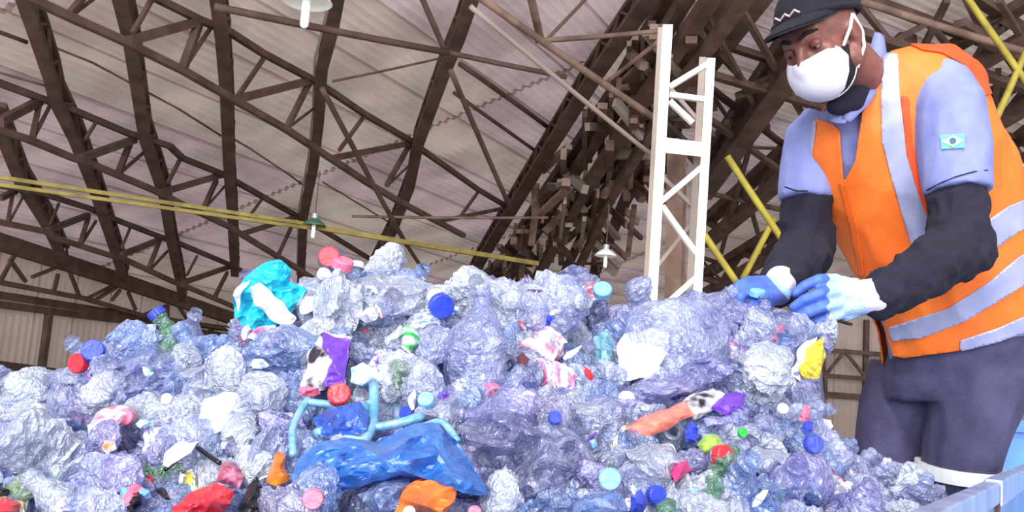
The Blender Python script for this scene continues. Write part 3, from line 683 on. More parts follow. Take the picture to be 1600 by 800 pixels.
# gloves: palm, four fingers and a thumb each
def glove(fingers, palm, cuffpts, split, name):
    mb = MB()
    for pts, rs in fingers: mb.limb([P(*p) for p in pts], rs)
    for pts, rs in palm: mb.limb([P(*p) for p in pts], rs)
    v_, f_, n_ = mb.melt(.0036, 3, .45)
    fl = [split(*pix(v), n) for v, n in zip(v_, n_)]
    a, b = clip(v_, f_, [-x for x in fl]); gl = mesh('glove', a, b, GLOVE, wk)
    a, b = clip(v_, f_, fl); sub('rubber_coating', a, b, COAT, gl)
    mb = MB(); mb.limb([P(*c) for c in cuffpts[0]], cuffpts[1]); v_, f_, n_ = mb.melt(.004, 3); sub('cuff', v_, f_, CUFF, gl)
    return gl
glove([([(1306, 437, 1.92), (1280, 437, 1.89), (1258, 446, 1.885), (1243, 458, 1.89)], [.0125, .0115, .0105, .0092]),
       ([(1308, 455, 1.90), (1282, 458, 1.865), (1258, 468, 1.86), (1240, 480, 1.87)], [.013, .012, .011, .0095]),
       ([(1310, 474, 1.90), (1286, 479, 1.865), (1264, 488, 1.86), (1247, 497, 1.87)], [.0125, .0115, .0105, .009]),
       ([(1314, 490, 1.91), (1294, 497, 1.88), (1276, 503, 1.88), (1262, 508, 1.89)], [.011, .010, .009, .008]),
       ([(1335, 446, 1.95), (1305, 470, 1.965), (1280, 488, 1.95), (1262, 494, 1.93)], [.016, .013, .012, .010])],
      [([(1348, 462, 1.92), (1318, 446, 1.915)], [.030, .019]), ([(1348, 466, 1.92), (1318, 460, 1.91)], [.030, .021]), ([(1346, 470, 1.92), (1320, 478, 1.91)], [.029, .020]), ([(1344, 474, 1.93), (1322, 490, 1.92)], [.026, .016])],
      ([(1352, 463, 1.92), (1366, 463, 1.93)], [.034, .036]), lambda x, y, z, n: 1294-x+(3*math.sin(y*.35)), 'left')
glove([([(1196, 440, 2.00), (1172, 440, 1.97), (1154, 446, 1.95), (1146, 460, 1.94)], [.0135, .012, .011, .0095]),
       ([(1194, 452, 1.98), (1172, 452, 1.945), (1157, 464, 1.93), (1156, 478, 1.935)], [.0135, .012, .011, .0095]),
       ([(1198, 464, 1.97), (1180, 474, 1.93), (1172, 486, 1.925), (1176, 496, 1.93)], [.013, .0115, .0105, .009]),
       ([(1206, 470, 1.97), (1196, 482, 1.94), (1188, 490, 1.935), (1186, 498, 1.94)], [.0115, .0105, .0095, .0085]),
       ([(1214, 462, 1.99), (1204, 466, 1.95), (1192, 462, 1.925), (1180, 458, 1.92)], [.015, .0135, .012, .010])],
      [([(1216, 450, 2.03), (1198, 444, 2.01)], [.028, .018]), ([(1216, 454, 2.03), (1200, 454, 2.0)], [.028, .020]), ([(1216, 458, 2.02), (1204, 464, 1.99)], [.026, .018])],
      ([(1217, 443, 2.03), (1220, 440, 2.06)], [.030, .034]), lambda x, y, z, n: 40-math.hypot(x-1228, y-428)*1.0 if False else (1214-x)+(y-448)*.9, 'right')
# what he holds: a small cyan cap on a blue bottle neck

# ------------------------------------------------------------------ the bin
RIMZ = .515
def onz(x, y, zz): r = ray(x, y); return EYE+r*((zz-EYE.z)/r.z)
b0, b1, b2 = onz(1420, 803, RIMZ), onz(1543, 752, RIMZ), onz(1600, 729.5, RIMZ)
bd = (b1-b0); bd.z = 0; bd.normalize(); bn_ = Vector((bd.y, -bd.x, 0))
bs = b1-bd*1.45; be = b1+bd*1.5
bin_ = thing('waste_bin', 'long pale blue metal bin holding the heap of plastic waste', 'bin', (bs.x, bs.y, 0))
def slab(name, a, b, th, zlo, zhi, m, off=0):
    mb = MB(); o = bn_*off; n = bn_*th
    q = [Vector((p.x, p.y, z))+o+k for k in (n*0, n) for p, z in ((a, zlo), (b, zlo), (b, zhi), (a, zhi))]
    mb.add(q, [(3, 2, 1, 0), (4, 5, 6, 7), (0, 1, 5, 4), (1, 2, 6, 5), (2, 3, 7, 6), (3, 0, 4, 7)])
    o = mb.build(name, m, bin_); v = o.modifiers.new('b', 'BEVEL'); v.width = .003; v.segments = 2; return o
slab('side_panel', bs, b1-bd*.01, .012, .04, RIMZ-.03, BINM); slab('side_panel', b1+bd*.01, be, .012, .04, RIMZ-.02, BINM)
slab('top_rail', bs, b1-bd*.012, .026, RIMZ-.036, RIMZ, BINR, -.006); slab('top_rail', b1+bd*.004, be, .030, RIMZ-.042, RIMZ+.004, BINR, -.006)
slab('corner_post', b1-bd*.012, b1+bd*.004, .024, .04, RIMZ-.004, STEEL, -.004); slab('lower_rail', b1+bd*.03, be, .03, RIMZ-.16, RIMZ-.13, BINR, .004)
def box(name, x0, y0, x1, y1, z0, z1, m, par):
    mb = MB(); mb.add([(x, y, z) for z in (z0, z1) for x, y in ((x0, y0), (x1, y0), (x1, y1), (x0, y1))], [(3, 2, 1, 0), (4, 5, 6, 7), (0, 1, 5, 4), (1, 2, 6, 5), (2, 3, 7, 6), (3, 0, 4, 7)])
    o = mesh(name, mb.v, mb.f, m, None, False); setparent(o, par); return o
box('floor_plate', -2.1, bs.y, 2.2, 3.1, .03, .055, BINM, bin_)
box('front_panel', -2.1, bs.y-.02, bs.x, bs.y, .04, .40, BINM, bin_); box('side_panel', -2.12, bs.y, -2.1, 3.1, .04, .40, BINM, bin_)
for x, y in ((-1.9, bs.y+.1), (0, bs.y+.1), (-1.9, 2.9), (1.6, 2.9)): box('foot', x-.05, y-.05, x+.05, y+.05, 0, .03, STEEL, bin_)
c = P(1600, 700, 3.3)
crate = thing('plastic_crate', 'blue plastic tub standing behind the legs of the worker at the right edge', 'tub', (c.x, c.y, 0))
CR = mat('blue_tub', (84, 140, 214), .4, 0, (70, 122, 200), 5)
x0, y0, x1, y1 = c.x-.11, c.y, c.x+.6, c.y+.5; zt = P(1575, 655, 3.3).z
for n_, a in (('wall', (x0, y0, x1, y0+.02, .03, zt)), ('wall', (x0, y1-.02, x1, y1, .03, zt)), ('wall', (x0, y0+.02, x0+.02, y1-.02, .03, zt)), ('wall', (x1-.02, y0+.02, x1, y1-.02, .03, zt)), ('base', (x0, y0, x1, y1, 0, .03)), ('rim', (x0-.02, y0-.02, x1+.02, y0, zt-.04, zt))):
    box(n_, *a, CR, crate)

# ------------------------------------------------------------------ the heap
CT = [(-400, 640), (-60, 612), (0, 602), (60, 592), (105, 604), (135, 575), (190, 532), (250, 524), (330, 536), (372, 520), (395, 470), (430, 450), (470, 440), (550, 432), (640, 428), (700, 458), (730, 472), (790, 446), (830, 438), (880, 456), (930, 472),
      (990, 480), (1050, 476), (1110, 486), (1150, 476), (1200, 494), (1250, 512), (1285, 545), (1280, 600), (1295, 660), (1335, 725), (1400, 745), (1440, 775), (1470, 812), (1500, 830), (1600, 860)]
def lerp1(tab, x):
    if x <= tab[0][0]: return tab[0][1]
    for (a, b), (c, d) in zip(tab[:-1], tab[1:]):
        if x <= c: return b+(d-b)*(x-a)/(c-a)
    return tab[-1][1]
def yt(x): return lerp1(CT, x)
ZC = [(-400, 1.75), (300, 1.70), (900, 1.78), (1150, 1.88), (1280, 1.80), (1480, 1.62)]
ZB = [(-400, 1.18), (1000, 1.18), (1250, 1.30), (1480, 1.42)]
def Z(x, y):
    a = yt(x); t = max(0, (y-a)/(830-a)) if a < 820 else 1
    z = lerp1(ZC, x)+(lerp1(ZB, x)-lerp1(ZC, x))*min(1.3, t)**.85
    return z+.03*noise.noise(Vector((x/120, y/120, 3)))
FILL = film('heap_fill', (96, 98, 168), .9, .2, .3, .9, 60)  # dark tone paints the shade in the gaps between bottles
vs = []; nx, ny = 210, 64
for i in range(nx+1):
    x = -330+(1500+330)*i/nx; a = yt(x)+10
    for j in range(ny+1):
        t = j/ny
        if j < 8:
            k = (8-j)/8; p = P(x, a, Z(x, a)+.03); p = p+Vector((0, .50*k, -max(0, p.z-.08)*k**1.5))
        elif j > ny-4:
            p = P(x, 850, Z(x, 850)+.04); p.z = p.z+(.07-p.z)*(j-(ny-4))/4
        else:
            y = a+(850-a)*(j-8)/(ny-12); p = P(x, y, Z(x, y)+.035)
        d = fold(p, 16, 1)*.022+fold(p, 38, 6)*.010
        if 8 <= j <= ny-4: p = p-(p-EYE).normalized()*(d-.012)
        vs.append(p)
fs = [(i*(ny+1)+j, i*(ny+1)+j+1, (i+1)*(ny+1)+j+1, (i+1)*(ny+1)+j) for i in range(nx) for j in range(ny)]
tag(mesh('crumpled_plastic_fill', vs, fs, FILL, None, False), 'mass of crumpled clear film and crushed plastic filling the heap under the bottles', 'plastic waste', None, 'stuff')

TINT = {'clear': film('clear_plastic', (196, 206, 252), .5), 'frosty': film('frosty_plastic', (226, 234, 255), .8, .2), 'bluish': film('bluish_plastic', (160, 194, 255), .55),
        'lavender': film('lavender_plastic', (184, 178, 248), .55), 'grey': film('grey_plastic', (160, 156, 208), .5), 'green': film('green_plastic', (96, 186, 112), .6), 'blue': film('blue_plastic', (60, 128, 222), .6)}
PAL = {'red': (226, 52, 66), 'blue': (52, 74, 206), 'white': (244, 244, 250), 'green': (52, 184, 76), 'pink': (238, 120, 150), 'light blue': (130, 196, 244), 'orange': (246, 124, 52), 'yellow': (240, 216, 66), 'purple': (112, 62, 190),
       'teal': (40, 190, 220), 'black': (26, 24, 34), 'magenta': (214, 56, 120), 'lime': (168, 208, 84), 'salmon': (250, 138, 118), 'silver': (200, 200, 224)}
OP = {k: mat(k.replace(' ', '_')+'_plastic_opaque', v, .35, 0, tuple(int(c_*.86) for c_ in v), 60, .2, 80) for k, v in PAL.items()}
PRINT = {}
for k in ('red', 'blue', 'green', 'pink', 'purple', 'orange', 'white', 'magenta', 'light blue', 'yellow'):
    PRINT[k] = mat(k.replace(' ', '_')+'_printed_label', PAL[k], .4, 0, (236, 236, 246), 34, .15, 80, stretch=(1, 1, 2.2), detail=1)
SPECK = mat('speckled_print', (40, 34, 48), .4, 0, (246, 240, 250), 46, .1, 60, detail=1)

# ---- crushed bottles: a turned body with base, ribs, shoulder, neck, squeezed and creased
def bottle_shape(seed, Lb, rb, crush, prof=None):
    r_ = random.Random(seed); ribs = r_.choice((4, 6, 8)); n = 36; m = 50
    bend = r_.uniform(-.04, .04)*Lb/.2; sq = r_.uniform(.35, .62)*crush; ph = r_.uniform(0, 6.3); tw = r_.uniform(-1.2, 1.2); amp = r_.uniform(.008, .016)*crush*rb/.033
    def rad(t):
        if t < .03: return rb*(.62+.38*(t/.03)**.5)
        if t < .66: return rb*(1-.045*(math.sin(t*ribs*2*math.pi)**4)-(.06 if .3 < t < .34 or .56 < t < .6 else 0))
        if t < .88: u = (t-.66)/.22; return rb*(1-u)**.9*1.0+.0135*(1-(1-u)**.9) if rb < .06 else rb*math.cos(u*1.25)+.016*u
        if t < .93: return .0135
        if t < .945: return .0168
        return .0128
    def place(t, a, r):
        k = max(0, min(1, (.86-t)/.12)); x, y, z = r*math.cos(a+tw*t*k), r*math.sin(a+tw*t*k), Lb*(t-.5)
        pos = Vector((math.cos(ph), math.sin(ph), 0)); d = x*pos.x+y*pos.y
        f = sq*k*(.55+.45*math.sin(t*7+seed)); x -= pos.x*d*f; y -= pos.y*d*f
        o = pos.cross(Vector((0, 0, 1))); e = x*o.x+y*o.y; x += o.x*e*f*.35; y += o.y*e*f*.35
        p = Vector((x, y, z)); h = (fold(p, 26*.033/max(rb, .03), seed)-.4)*amp+(fold(p, 75*.033/max(rb, .03), seed+3)-.4)*amp*.75
        if r > 1e-4: p += Vector((math.cos(a), math.sin(a), .2))*h*k*(1 if t > .03 else .4)
        p += pos*(bend*math.sin(t*3.1))*k; return p
    base = place(.995, 0, 0)
    def band(t0, t1, mm, g):
        vs = [place(t0+(t1-t0)*j/mm, 2*math.pi*k/n, rad(t0+(t1-t0)*j/mm)+g) for j in range(mm+1) for k in range(n)]
        return vs, [(j*n+k, j*n+(k+1) % n, (j+1)*n+(k+1) % n, (j+1)*n+k) for j in range(mm) for k in range(n)]
    vs, fs = band(.0, 1, m, 0); fs.append(tuple(range(n))[::-1])
    v2, f2 = band(.30, .56, 9, .0012)
    return vs, fs, v2, f2
def cap_mesh():
    mb = MB(); n = 40
    for z0, z1, r in ((0, .0115, .0152),):
        vs = [Vector(((r-(.0006 if k % 2 else 0))*math.cos(2*math.pi*k/n), (r-(.0006 if k % 2 else 0))*math.sin(2*math.pi*k/n), z)) for z in (0, .0022, .0028, .0115) for k in range(n)]
        vs += [Vector((.0135*math.cos(2*math.pi*k/n), .0135*math.sin(2*math.pi*k/n), .0132)) for k in range(n)]
        fs = [(j*n+k, j*n+(k+1) % n, (j+1)*n+(k+1) % n, (j+1)*n+k) for j in range(4) for k in range(n)]+[tuple(4*n+k for k in range(n))]
        mb.add(vs, fs)
    return mb
def data(name, vs, fs, smooth):
    me = bpy.data.meshes.new(name); me.from_pydata([tuple(v) for v in vs], [], fs); me.update(); me.polygons.foreach_set('use_smooth', [smooth]*len(me.polygons)); me.materials.append(None); return me
cm = cap_mesh(); CAPD = data('cap', cm.v, cm.f, False)
KINDS = []
for i, (L_, r_, c_) in enumerate(((.20, .032, .6), (.22, .033, 1.1), (.19, .034, .5), (.24, .037, 1.1), (.21, .031, 1.2), (.27, .043, .6), (.18, .032, .6), (.23, .036, .8), (.29, .048, 1.2), (.20, .033, 1.3), (.25, .040, .9), (.22, .034, 1.2), (.26, .050, .35), (.33, .092, .45))):
    a, b, c, d = bottle_shape(i*3.7+1, L_, r_, c_)
    KINDS.append((data('bottle_body', a, b, False), data('bottle_label', c, d, False), L_))
def setm(o, m): o.material_slots[0].link = 'OBJECT'; o.material_slots[0].material = m
def bottle(px, py, kind, tint, rot, cap=None, lab=None, label=None, group='crushed plastic bottles in the heap', dz=0.0, scale=1, cat='bottle', name='plastic_bottle'):
    B, Lm, L_ = KINDS[kind]; p = P(px, py, Z(px, py)-dz)
    t = thing(name, label, cat, p, group); t.rotation_euler = rot; t.scale = (scale,)*3
    o = bpy.data.objects.new('bottle_body', B); COL.objects.link(o); o.parent = t; setm(o, TINT[tint])
    if lab: o = bpy.data.objects.new('wrap_label', Lm); COL.objects.link(o); o.parent = t; setm(o, PRINT[lab])
    if cap:
        o = bpy.data.objects.new('cap', CAPD); COL.objects.link(o); o.parent = t; setm(o, OP[cap]); o.location = (0, 0, L_*.5-.0125); o.scale = (1.12, 1.12, 1.12)
    return t
# ---- pieces of film, wrappers and bags that lie on the heap: closed, creased, with real thickness
def blob(name, label, cat, poly, m, dz=.03, bulge=.02, th=.02, amp=.012, fs_=24, parent=None, grp=None, seed=None, flat=True):
    dz += .02 if cat in ('bag', 'sheet') else .035
    n = 56; mm = 16; cx = sum(p[0] for p in poly)/len(poly); cy = sum(p[1] for p in poly)/len(poly); seed = seed if seed is not None else cx*.013+cy*.007
    if sum(a[0]*b[1]-b[0]*a[1] for a, b in zip(poly, poly[1:]+poly[:1])) > 0: poly = poly[::-1]
    per = []; seg = []; tot = 0
    for i in range(len(poly)):
        a, b = poly[i], poly[(i+1) % len(poly)]; l = math.hypot(a[0]-b[0], a[1]-b[1]); seg.append((tot, l, a, b)); tot += l
    for k in range(n):
        s = tot*k/n
        for t0, l, a, b in seg:
            if t0 <= s <= t0+l: u = (s-t0)/l; per.append((a[0]+(b[0]-a[0])*u, a[1]+(b[1]-a[1])*u)); break
    zc = Z(cx, cy)
    def pt(x, y, rho, side):
        x += 5*noise.noise(Vector((x/22, y/22, seed)))*rho; y += 5*noise.noise(Vector((x/22, y/22, seed+9)))*rho
        z = Z(x, y)*.6+zc*.4-dz; q = P(x, y, z); d = (q-EYE).normalized()
        h = bulge*(1-rho**2)+(fold(q, fs_, seed)-.3)*amp+(fold(q, fs_*2.4, seed+5)-.3)*amp*.4
        return q-d*(h if side else -th*(1-rho**3)+h*.3)
    vs = []; fs = []
    for side in (1, 0):
        o = len(vs); vs.append(pt(cx, cy, 0, side))
        for j in range(1, mm+1):
            r = j/mm
            vs += [pt(cx+(x-cx)*r, cy+(y-cy)*r, r, side) for x, y in per]
        f = [(o, o+1+k, o+1+(k+1) % n) for k in range(n)]+[(o+1+j*n+k, o+1+(j+1)*n+k, o+1+(j+1)*n+(k+1) % n, o+1+j*n+(k+1) % n) for j in range(mm-1) for k in range(n)]
        fs += f if side else [q[::-1] for q in f]
    o2 = len(vs)//2; fs += [(1+(mm-1)*n+k, o2+1+(mm-1)*n+k, o2+1+(mm-1)*n+(k+1) % n, 1+(mm-1)*n+(k+1) % n) for k in range(n)]
    o = mesh(name, vs, fs, m, None, not flat)
    if parent: o.parent = parent
    else: tag(o, label, cat, grp)
    return o
def ribbon(name, pts, rpx, m, parent=None, dz=.06, label=None, cat=None, flat=.5, zf=None):
    q = []
    for a, b in zip(pts[:-1], pts[1:]):
        for k in range(6): t = k/6; q.append((a[0]+(b[0]-a[0])*t, a[1]+(b[1]-a[1])*t))
    q.append(pts[-1]); w3 = [P(x, y, (zf if zf else Z(x, y))-dz+.006*noise.noise(Vector((x/20, y/20, 1)))) for x, y in q]
    for _ in range(3): w3 = [w3[0]]+[(w3[i-1]+w3[i]*2+w3[i+1])/4 for i in range(1, len(w3)-1)]+[w3[-1]]
    mb = MB(); mb.tube(w3, rpx*1.4/F, 10); o = mesh(name, mb.v, mb.f, m, None, True)
    if parent: o.parent = parent
    else: tag(o, label, cat)
    return o
def cap_at(px, py, col, size, label, aim, dz=.06, name='screw_closure', z=None, neck=None):
    p = P(px, py, z if z else Z(px, py)-dz); t = bpy.data.objects.new(name, CAPD); COL.objects.link(t); setm(t, OP[col]); t.location = p
    sc = size/2/F*(z if z else Z(px, py)-dz)/.0155; t.scale = (sc,)*3; t.rotation_euler = aim.to_track_quat('Z', 'Y').to_euler(); tag(t, label, 'cap')
    if neck:
        ring = MB(); ring.tube([(0, 0, -.03), (0, 0, -.012), (0, 0, -.006), (0, 0, 0)], [.020, .0125, .0155, .0125], 20); o = mesh('bottle_neck', ring.v, ring.f, TINT[neck], None); o.parent = t
    return t

# landmarks of the heap: items the photograph shows distinctly
t = blob('plastic_packet', 'bright teal and white crumpled packet sticking up at the top left of the heap', 'packet', [(365, 458), (384, 432), (412, 412), (438, 404), (456, 424), (450, 442), (480, 450), (462, 480), (428, 512), (385, 516), (366, 496)], OP['teal'], .05, .03, .03, .022)
blob('white_band', None, None, [(392, 450), (408, 444), (440, 470), (462, 498), (448, 512), (420, 496), (396, 474)], OP['white'], .082, .02, .006, .016, parent=t)
blob('white_edge', None, None, [(364, 462), (378, 440), (390, 436), (376, 466), (372, 492)], OP['white'], .066, .012, .006, .01, parent=t)
t = blob('snack_wrapper', 'white speckled wrapper with a broad purple stripe on the upper middle of the heap', 'wrapper', [(500, 520), (548, 524), (546, 562), (538, 612), (500, 610), (468, 604), (482, 560)], SPECK, .06, .02, .02, .010)
blob('purple_stripe', None, None, [(503, 521), (546, 530), (544, 566), (536, 606), (504, 606), (508, 584), (526, 552), (503, 540)], OP['purple'], .082, .012, .004, .008, parent=t)
cap_at(515, 402, 'red', 34, 'round red cap standing highest on the heap, against the roof', cvec(.1, .1, -1), z=1.62, neck='clear')
cap_at(534, 419, 'pink', 34, 'pink cap lying on its side just right of the topmost red cap', cvec(.3, .95, -.3), z=1.61)
BAGB = film('blue_bag_film', (30, 122, 226), .85, .38, .3, .3, 30, .25); CY = film('cyan_film', (120, 212, 250), .85, .3, .3, .4, 40, .5); DB = film('deep_blue_film', (22, 84, 206), .9, .38, .2, .3, 30, .15)
t = blob('plastic_bag', 'large blue translucent bag with pale cyan handles in the lower middle of the heap', 'bag', [(452, 742), (470, 712), (500, 690), (545, 684), (590, 690), (640, 664), (682, 658), (716, 694), (748, 740), (764, 772), (742, 778), (690, 748), (620, 742), (560, 762), (500, 774), (456, 768)], BAGB, .09, .03, .03, .034, 16)
blob('bag_opening', None, None, [(488, 650), (520, 636), (562, 628), (578, 644), (572, 672), (536, 688), (500, 684)], DB, .09, .012, .02, .016, parent=t)
for pts, w_ in (([(478, 628), (520, 632), (566, 640), (580, 628)], 5), ([(458, 712), (456, 670), (470, 640), (482, 624)], 5), ([(494, 680), (530, 660), (574, 636)], 8), ([(470, 740), (500, 706), (536, 686), (568, 692), (584, 664), (584, 600)], 7), ([(584, 668), (620, 662), (660, 650)], 6), ([(610, 690), (650, 672), (690, 655), (716, 690)], 5)):
    ribbon('handle', pts, w_*1.1, CY, t, .11)
t = blob('plastic_packet', 'crumpled orange packet at the bottom edge right of the blue bag', 'packet', [(628, 764), (652, 750), (716, 756), (712, 786), (694, 804), (614, 808)], OP['orange'], .06, .03, .03, .02)
blob('plastic_scrap', 'dark red scrap tucked behind the crumpled orange packet', 'scrap', [(652, 750), (664, 738), (686, 742), (712, 752), (690, 760)], OP['red'], .05, .01, .01)
blob('wrapper', 'long salmon orange wrapper on the right half of the heap', 'wrapper', [(980, 668), (1000, 654), (1036, 640), (1070, 628), (1084, 646), (1034, 676), (992, 686)], OP['salmon'], .055, .02, .02, .012)
t = blob('wrapper', 'white wrapper with black specks next to the salmon wrapper', 'wrapper', [(1062, 632), (1084, 614), (1116, 606), (1138, 620), (1112, 644), (1086, 656)], SPECK, .06, .02, .02, .012)
blob('wrapper', 'crumpled deep purple wrapper right of the speckled white one', 'wrapper', [(1108, 640), (1130, 618), (1166, 612), (1162, 640), (1136, 650)], OP['purple'], .065, .02, .02, .014)
blob('wrapper', 'flat lavender strip directly beneath the deep purple wrapper', 'wrapper', [(1100, 652), (1156, 648), (1152, 662), (1106, 668)], TINT['lavender'], .06, .01, .01, .006)
blob('plastic_container', 'bright green crushed pot on the right slope below the gloves', 'pot', [(1188, 588), (1204, 573), (1228, 573), (1240, 592), (1222, 612), (1196, 610)], OP['green'], .05, .035, .03, .012)
blob('plastic_packet', 'yellow crumpled packet at the right shoulder of the heap', 'packet', [(1246, 574), (1256, 546), (1272, 534), (1290, 526), (1290, 560), (1278, 592), (1256, 594)], OP['yellow'], .05, .025, .02, .018)
blob('plastic_scrap', 'white scrap attached to the left of the yellow packet', 'scrap', [(1236, 588), (1246, 548), (1262, 530), (1278, 526), (1258, 560), (1250, 596)], OP['white'], .045, .015, .01, .014)
blob('bottle_piece', 'lime green crushed bottle end on the right part of the heap', 'bottle', [(1090, 696), (1102, 680), (1124, 680), (1134, 698), (1118, 714), (1096, 712)], OP['lime'], .06, .03, .03, .014)
blob('crushed_bottle', 'green crushed bottle hanging down below the lime green piece', 'bottle', [(1112, 716), (1134, 694), (1154, 700), (1158, 732), (1134, 752), (1124, 784), (1096, 788), (1100, 744)], TINT['green'], .055, .03, .03, .026)
blob('crushed_bottle', 'green bottle fragment at the bottom edge left of the hanging green bottle', 'bottle', [(1026, 786), (1040, 776), (1056, 782), (1058, 806), (1028, 806)], TINT['green'], .06, .02, .02)
blob('wrapper', 'pink crumpled wrapper on the left side of the heap', 'wrapper', [(136, 664), (152, 644), (178, 634), (200, 636), (198, 654), (172, 672), (142, 684)], PRINT['pink'], .05, .02, .02, .016)
blob('plastic_packet', 'glossy red packet at the bottom edge in the left part of the heap', 'packet', [(268, 794), (300, 768), (336, 754), (368, 768), (352, 796), (330, 808), (276, 808)], OP['red'], .06, .03, .03, .026)
blob('wrapper', 'dark wine red wrapper above the glossy red packet', 'wrapper', [(338, 752), (346, 722), (366, 724), (384, 742), (372, 764)], mat('wine_film', (120, 40, 70), .3, 0, (200, 120, 150), 50), .055, .02, .02, .02)
blob('plastic_packet', 'red packet in the bottom left corner', 'packet', [(-20, 782), (12, 776), (34, 786), (30, 808), (-20, 808)], OP['red'], .06, .03, .03, .014)
blob('crushed_bottle', 'green speckled crushed bottle near the bottom left corner', 'bottle', [(6, 762), (26, 744), (60, 742), (78, 756), (60, 778), (24, 780)], film('mottled_green', (150, 190, 120), .75), .05, .03, .03, .022)
ribbon('drinking_straw', [(146, 792), (158, 774), (170, 754)], 5, OP['black'], None, .09, 'short thick black straw near the bottom left', 'straw')
t = blob('carton_piece', 'cream carton piece with a black edge left of the orange dropper', 'carton', [(256, 708), (278, 692), (312, 690), (300, 706), (262, 732), (254, 726)], mat('cream_card', (240, 238, 226), .7), .06, .008, .006, .004)
ribbon('black_edge', [(258, 734), (286, 712), (310, 690)], 3, OP['black'], t, .075)
ribbon('plastic_stick', [(310, 700), (326, 712), (344, 724)], 3.5, OP['black'], None, .075, 'thin black stick right of the cream carton piece', 'stick')
cz = Z(432, 760)-.07
cup = thing('plastic_cup', 'clear plastic cup with a white rim holding an orange dropper at the bottom', 'cup', P(430, 800, cz))
mb = MB(); a_, b_ = P(432, 757, cz), P(430, 815, cz); mb.tube([a_, a_.lerp(b_, .5), b_], [.026, .023, .020], 28, False); mb.build('cup_wall', TINT['clear'], cup, True)
mb = MB(); cvx, cvy = cvec(1, 0, 0), cvec(0, .3, 1).normalized(); mb.tube([a_+(cvx*math.cos(k*.2618)+cvy*math.sin(k*.2618))*.026 for k in range(25)], .0018, 8, False); mb.build('cup_rim', OP['white'], cup, True)
blob('dropper', 'orange pointed dropper standing in the clear cup', 'dropper', [(416, 752), (424, 730), (428, 712), (436, 704), (444, 712), (446, 734), (452, 752), (434, 760)], mat('amber_plastic', (232, 132, 44), .3, 0, (206, 96, 30), 60), .075, .02, .02, .006)
blob('plastic_scrap', 'orange red scrap seen through the lower part of the clear cup', 'scrap', [(416, 784), (436, 780), (446, 800), (420, 808)], OP['orange'], .05, .01, .01)
for a in ((490, 779, 'pink', 34, 'pink cap facing the camera near the bottom, right of the clear cup', (.1, .2, -1)), (530, 620, 'red', 37, 'red cap just above the dark opening of the blue bag', (.1, .5, -.8)),
          (1268, 694, 'blue', 30, 'blue round cap on the lower right slope of the heap', (.2, .2, -1)), (688, 476, 'blue', 40, 'deep blue cap in the middle top of the heap', (.3, -.2, -1)), (678, 465, 'white', 20, 'small white cap touching the upper left of the deep blue cap', (-.1, .3, -1)),
          (147, 551, 'blue', 36, 'blue cap on the left crest of the heap', (.2, .4, -.9)), (127, 568, 'red', 32, 'red cap left of and below the blue cap on the left crest', (-.3, .1, -.9)),
          (952, 748, 'light blue', 36, 'pale blue ringed bottle neck facing the camera at the bottom middle', (0, .2, -1)), (941, 458, 'light blue', 30, 'pale blue cap on the crest left of the tower foot', (0, .6, -.7)),
          (1334, 733, 'red', 28, 'small red cap low at the right end of the heap', (0, .3, -1)), (262, 624, 'white', 18, 'little white cap in the left part among clear bottles', (0, .3, -1)),
          (1158, 676, 'green', 16, 'tiny dark green cap right of the lavender strip', (.4, .2, -1)), (866, 654, 'blue', 22, 'small blue cap half hidden in the middle of the heap', (.2, .5, -1)), (1222, 640, 'white', 18, 'small white cap below the green pot', (0, .5, -1)),
          (742, 800, 'pink', 22, 'pinkish cap at the bottom edge right of the orange packet', (0, .2, -1)), (640, 800, 'white', 20, 'white cap at the bottom edge under the orange packet', (0, .2, -1)), (60, 640, 'white', 20, 'white cap at the far left slope', (0, .2, -1))):
    cap_at(a[0], a[1], a[2], a[3], a[4], cvec(*a[5]), .165 if a[0] < 150 else .13)
t = blob('paper_label', 'loose oval white label on clear plastic left of the purple striped wrapper', 'label', [(308, 654), (322, 624), (348, 610), (370, 614), (372, 638), (354, 668), (324, 682)], mat('label_paper', (240, 246, 240), .5, 0, (206, 220, 214), 60), .075, .012, .006, .008)
blob('plastic_tray', 'bright white flat tray inside the big domed bottle on the right crest', 'tray', [(964, 548), (974, 524), (1010, 514), (1044, 518), (1046, 544), (1018, 592), (972, 594)], OP['white'], .10, .012, .01, .004)
blob('wrapper', 'magenta rimmed wrapper directly below the teal packet', 'wrapper', [(386, 530), (398, 514), (430, 508), (440, 526), (434, 556), (414, 560), (404, 536)], PRINT['magenta'], .05, .02, .02, .014)
blob('plastic_scrap', 'bright green scrap in the upper middle below the deep blue cap', 'scrap', [(622, 520), (632, 508), (650, 510), (656, 532), (640, 552), (624, 542)], PRINT['green'], .055, .02, .02, .014)
blob('crushed_bottle', 'dull green crushed piece right of the purple striped wrapper', 'bottle', [(592, 588), (604, 566), (632, 556), (652, 570), (650, 592), (620, 608)], film('dull_green', (122, 164, 116), .7), .05, .025, .02, .02)
blob('wrapper', 'blue dotted wrapper between the purple striped wrapper and the dull green piece', 'wrapper', [(548, 574), (566, 566), (590, 576), (594, 596), (566, 604), (550, 596)], PRINT['light blue'], .06, .015, .02, .012)
blob('plastic_scrap', 'rosy scrap in the middle of the crest', 'scrap', [(826, 492), (840, 482), (856, 490), (852, 508), (834, 510)], PRINT['pink'], .045, .01, .01)
blob('plastic_scrap', 'wine coloured scrap in the middle, right of the tall clear bottle', 'scrap', [(808, 556), (818, 548), (828, 562), (822, 576), (808, 574)], mat('wine_scrap', (96, 44, 62), .4), .045, .01, .01)
blob('plastic_scrap', 'cyan strip left of the bright white tray', 'scrap', [(928, 526), (950, 516), (958, 540), (950, 580), (936, 588), (930, 560)], film('cyan_strip', (110, 214, 236), .8), .07, .01, .01, .014)
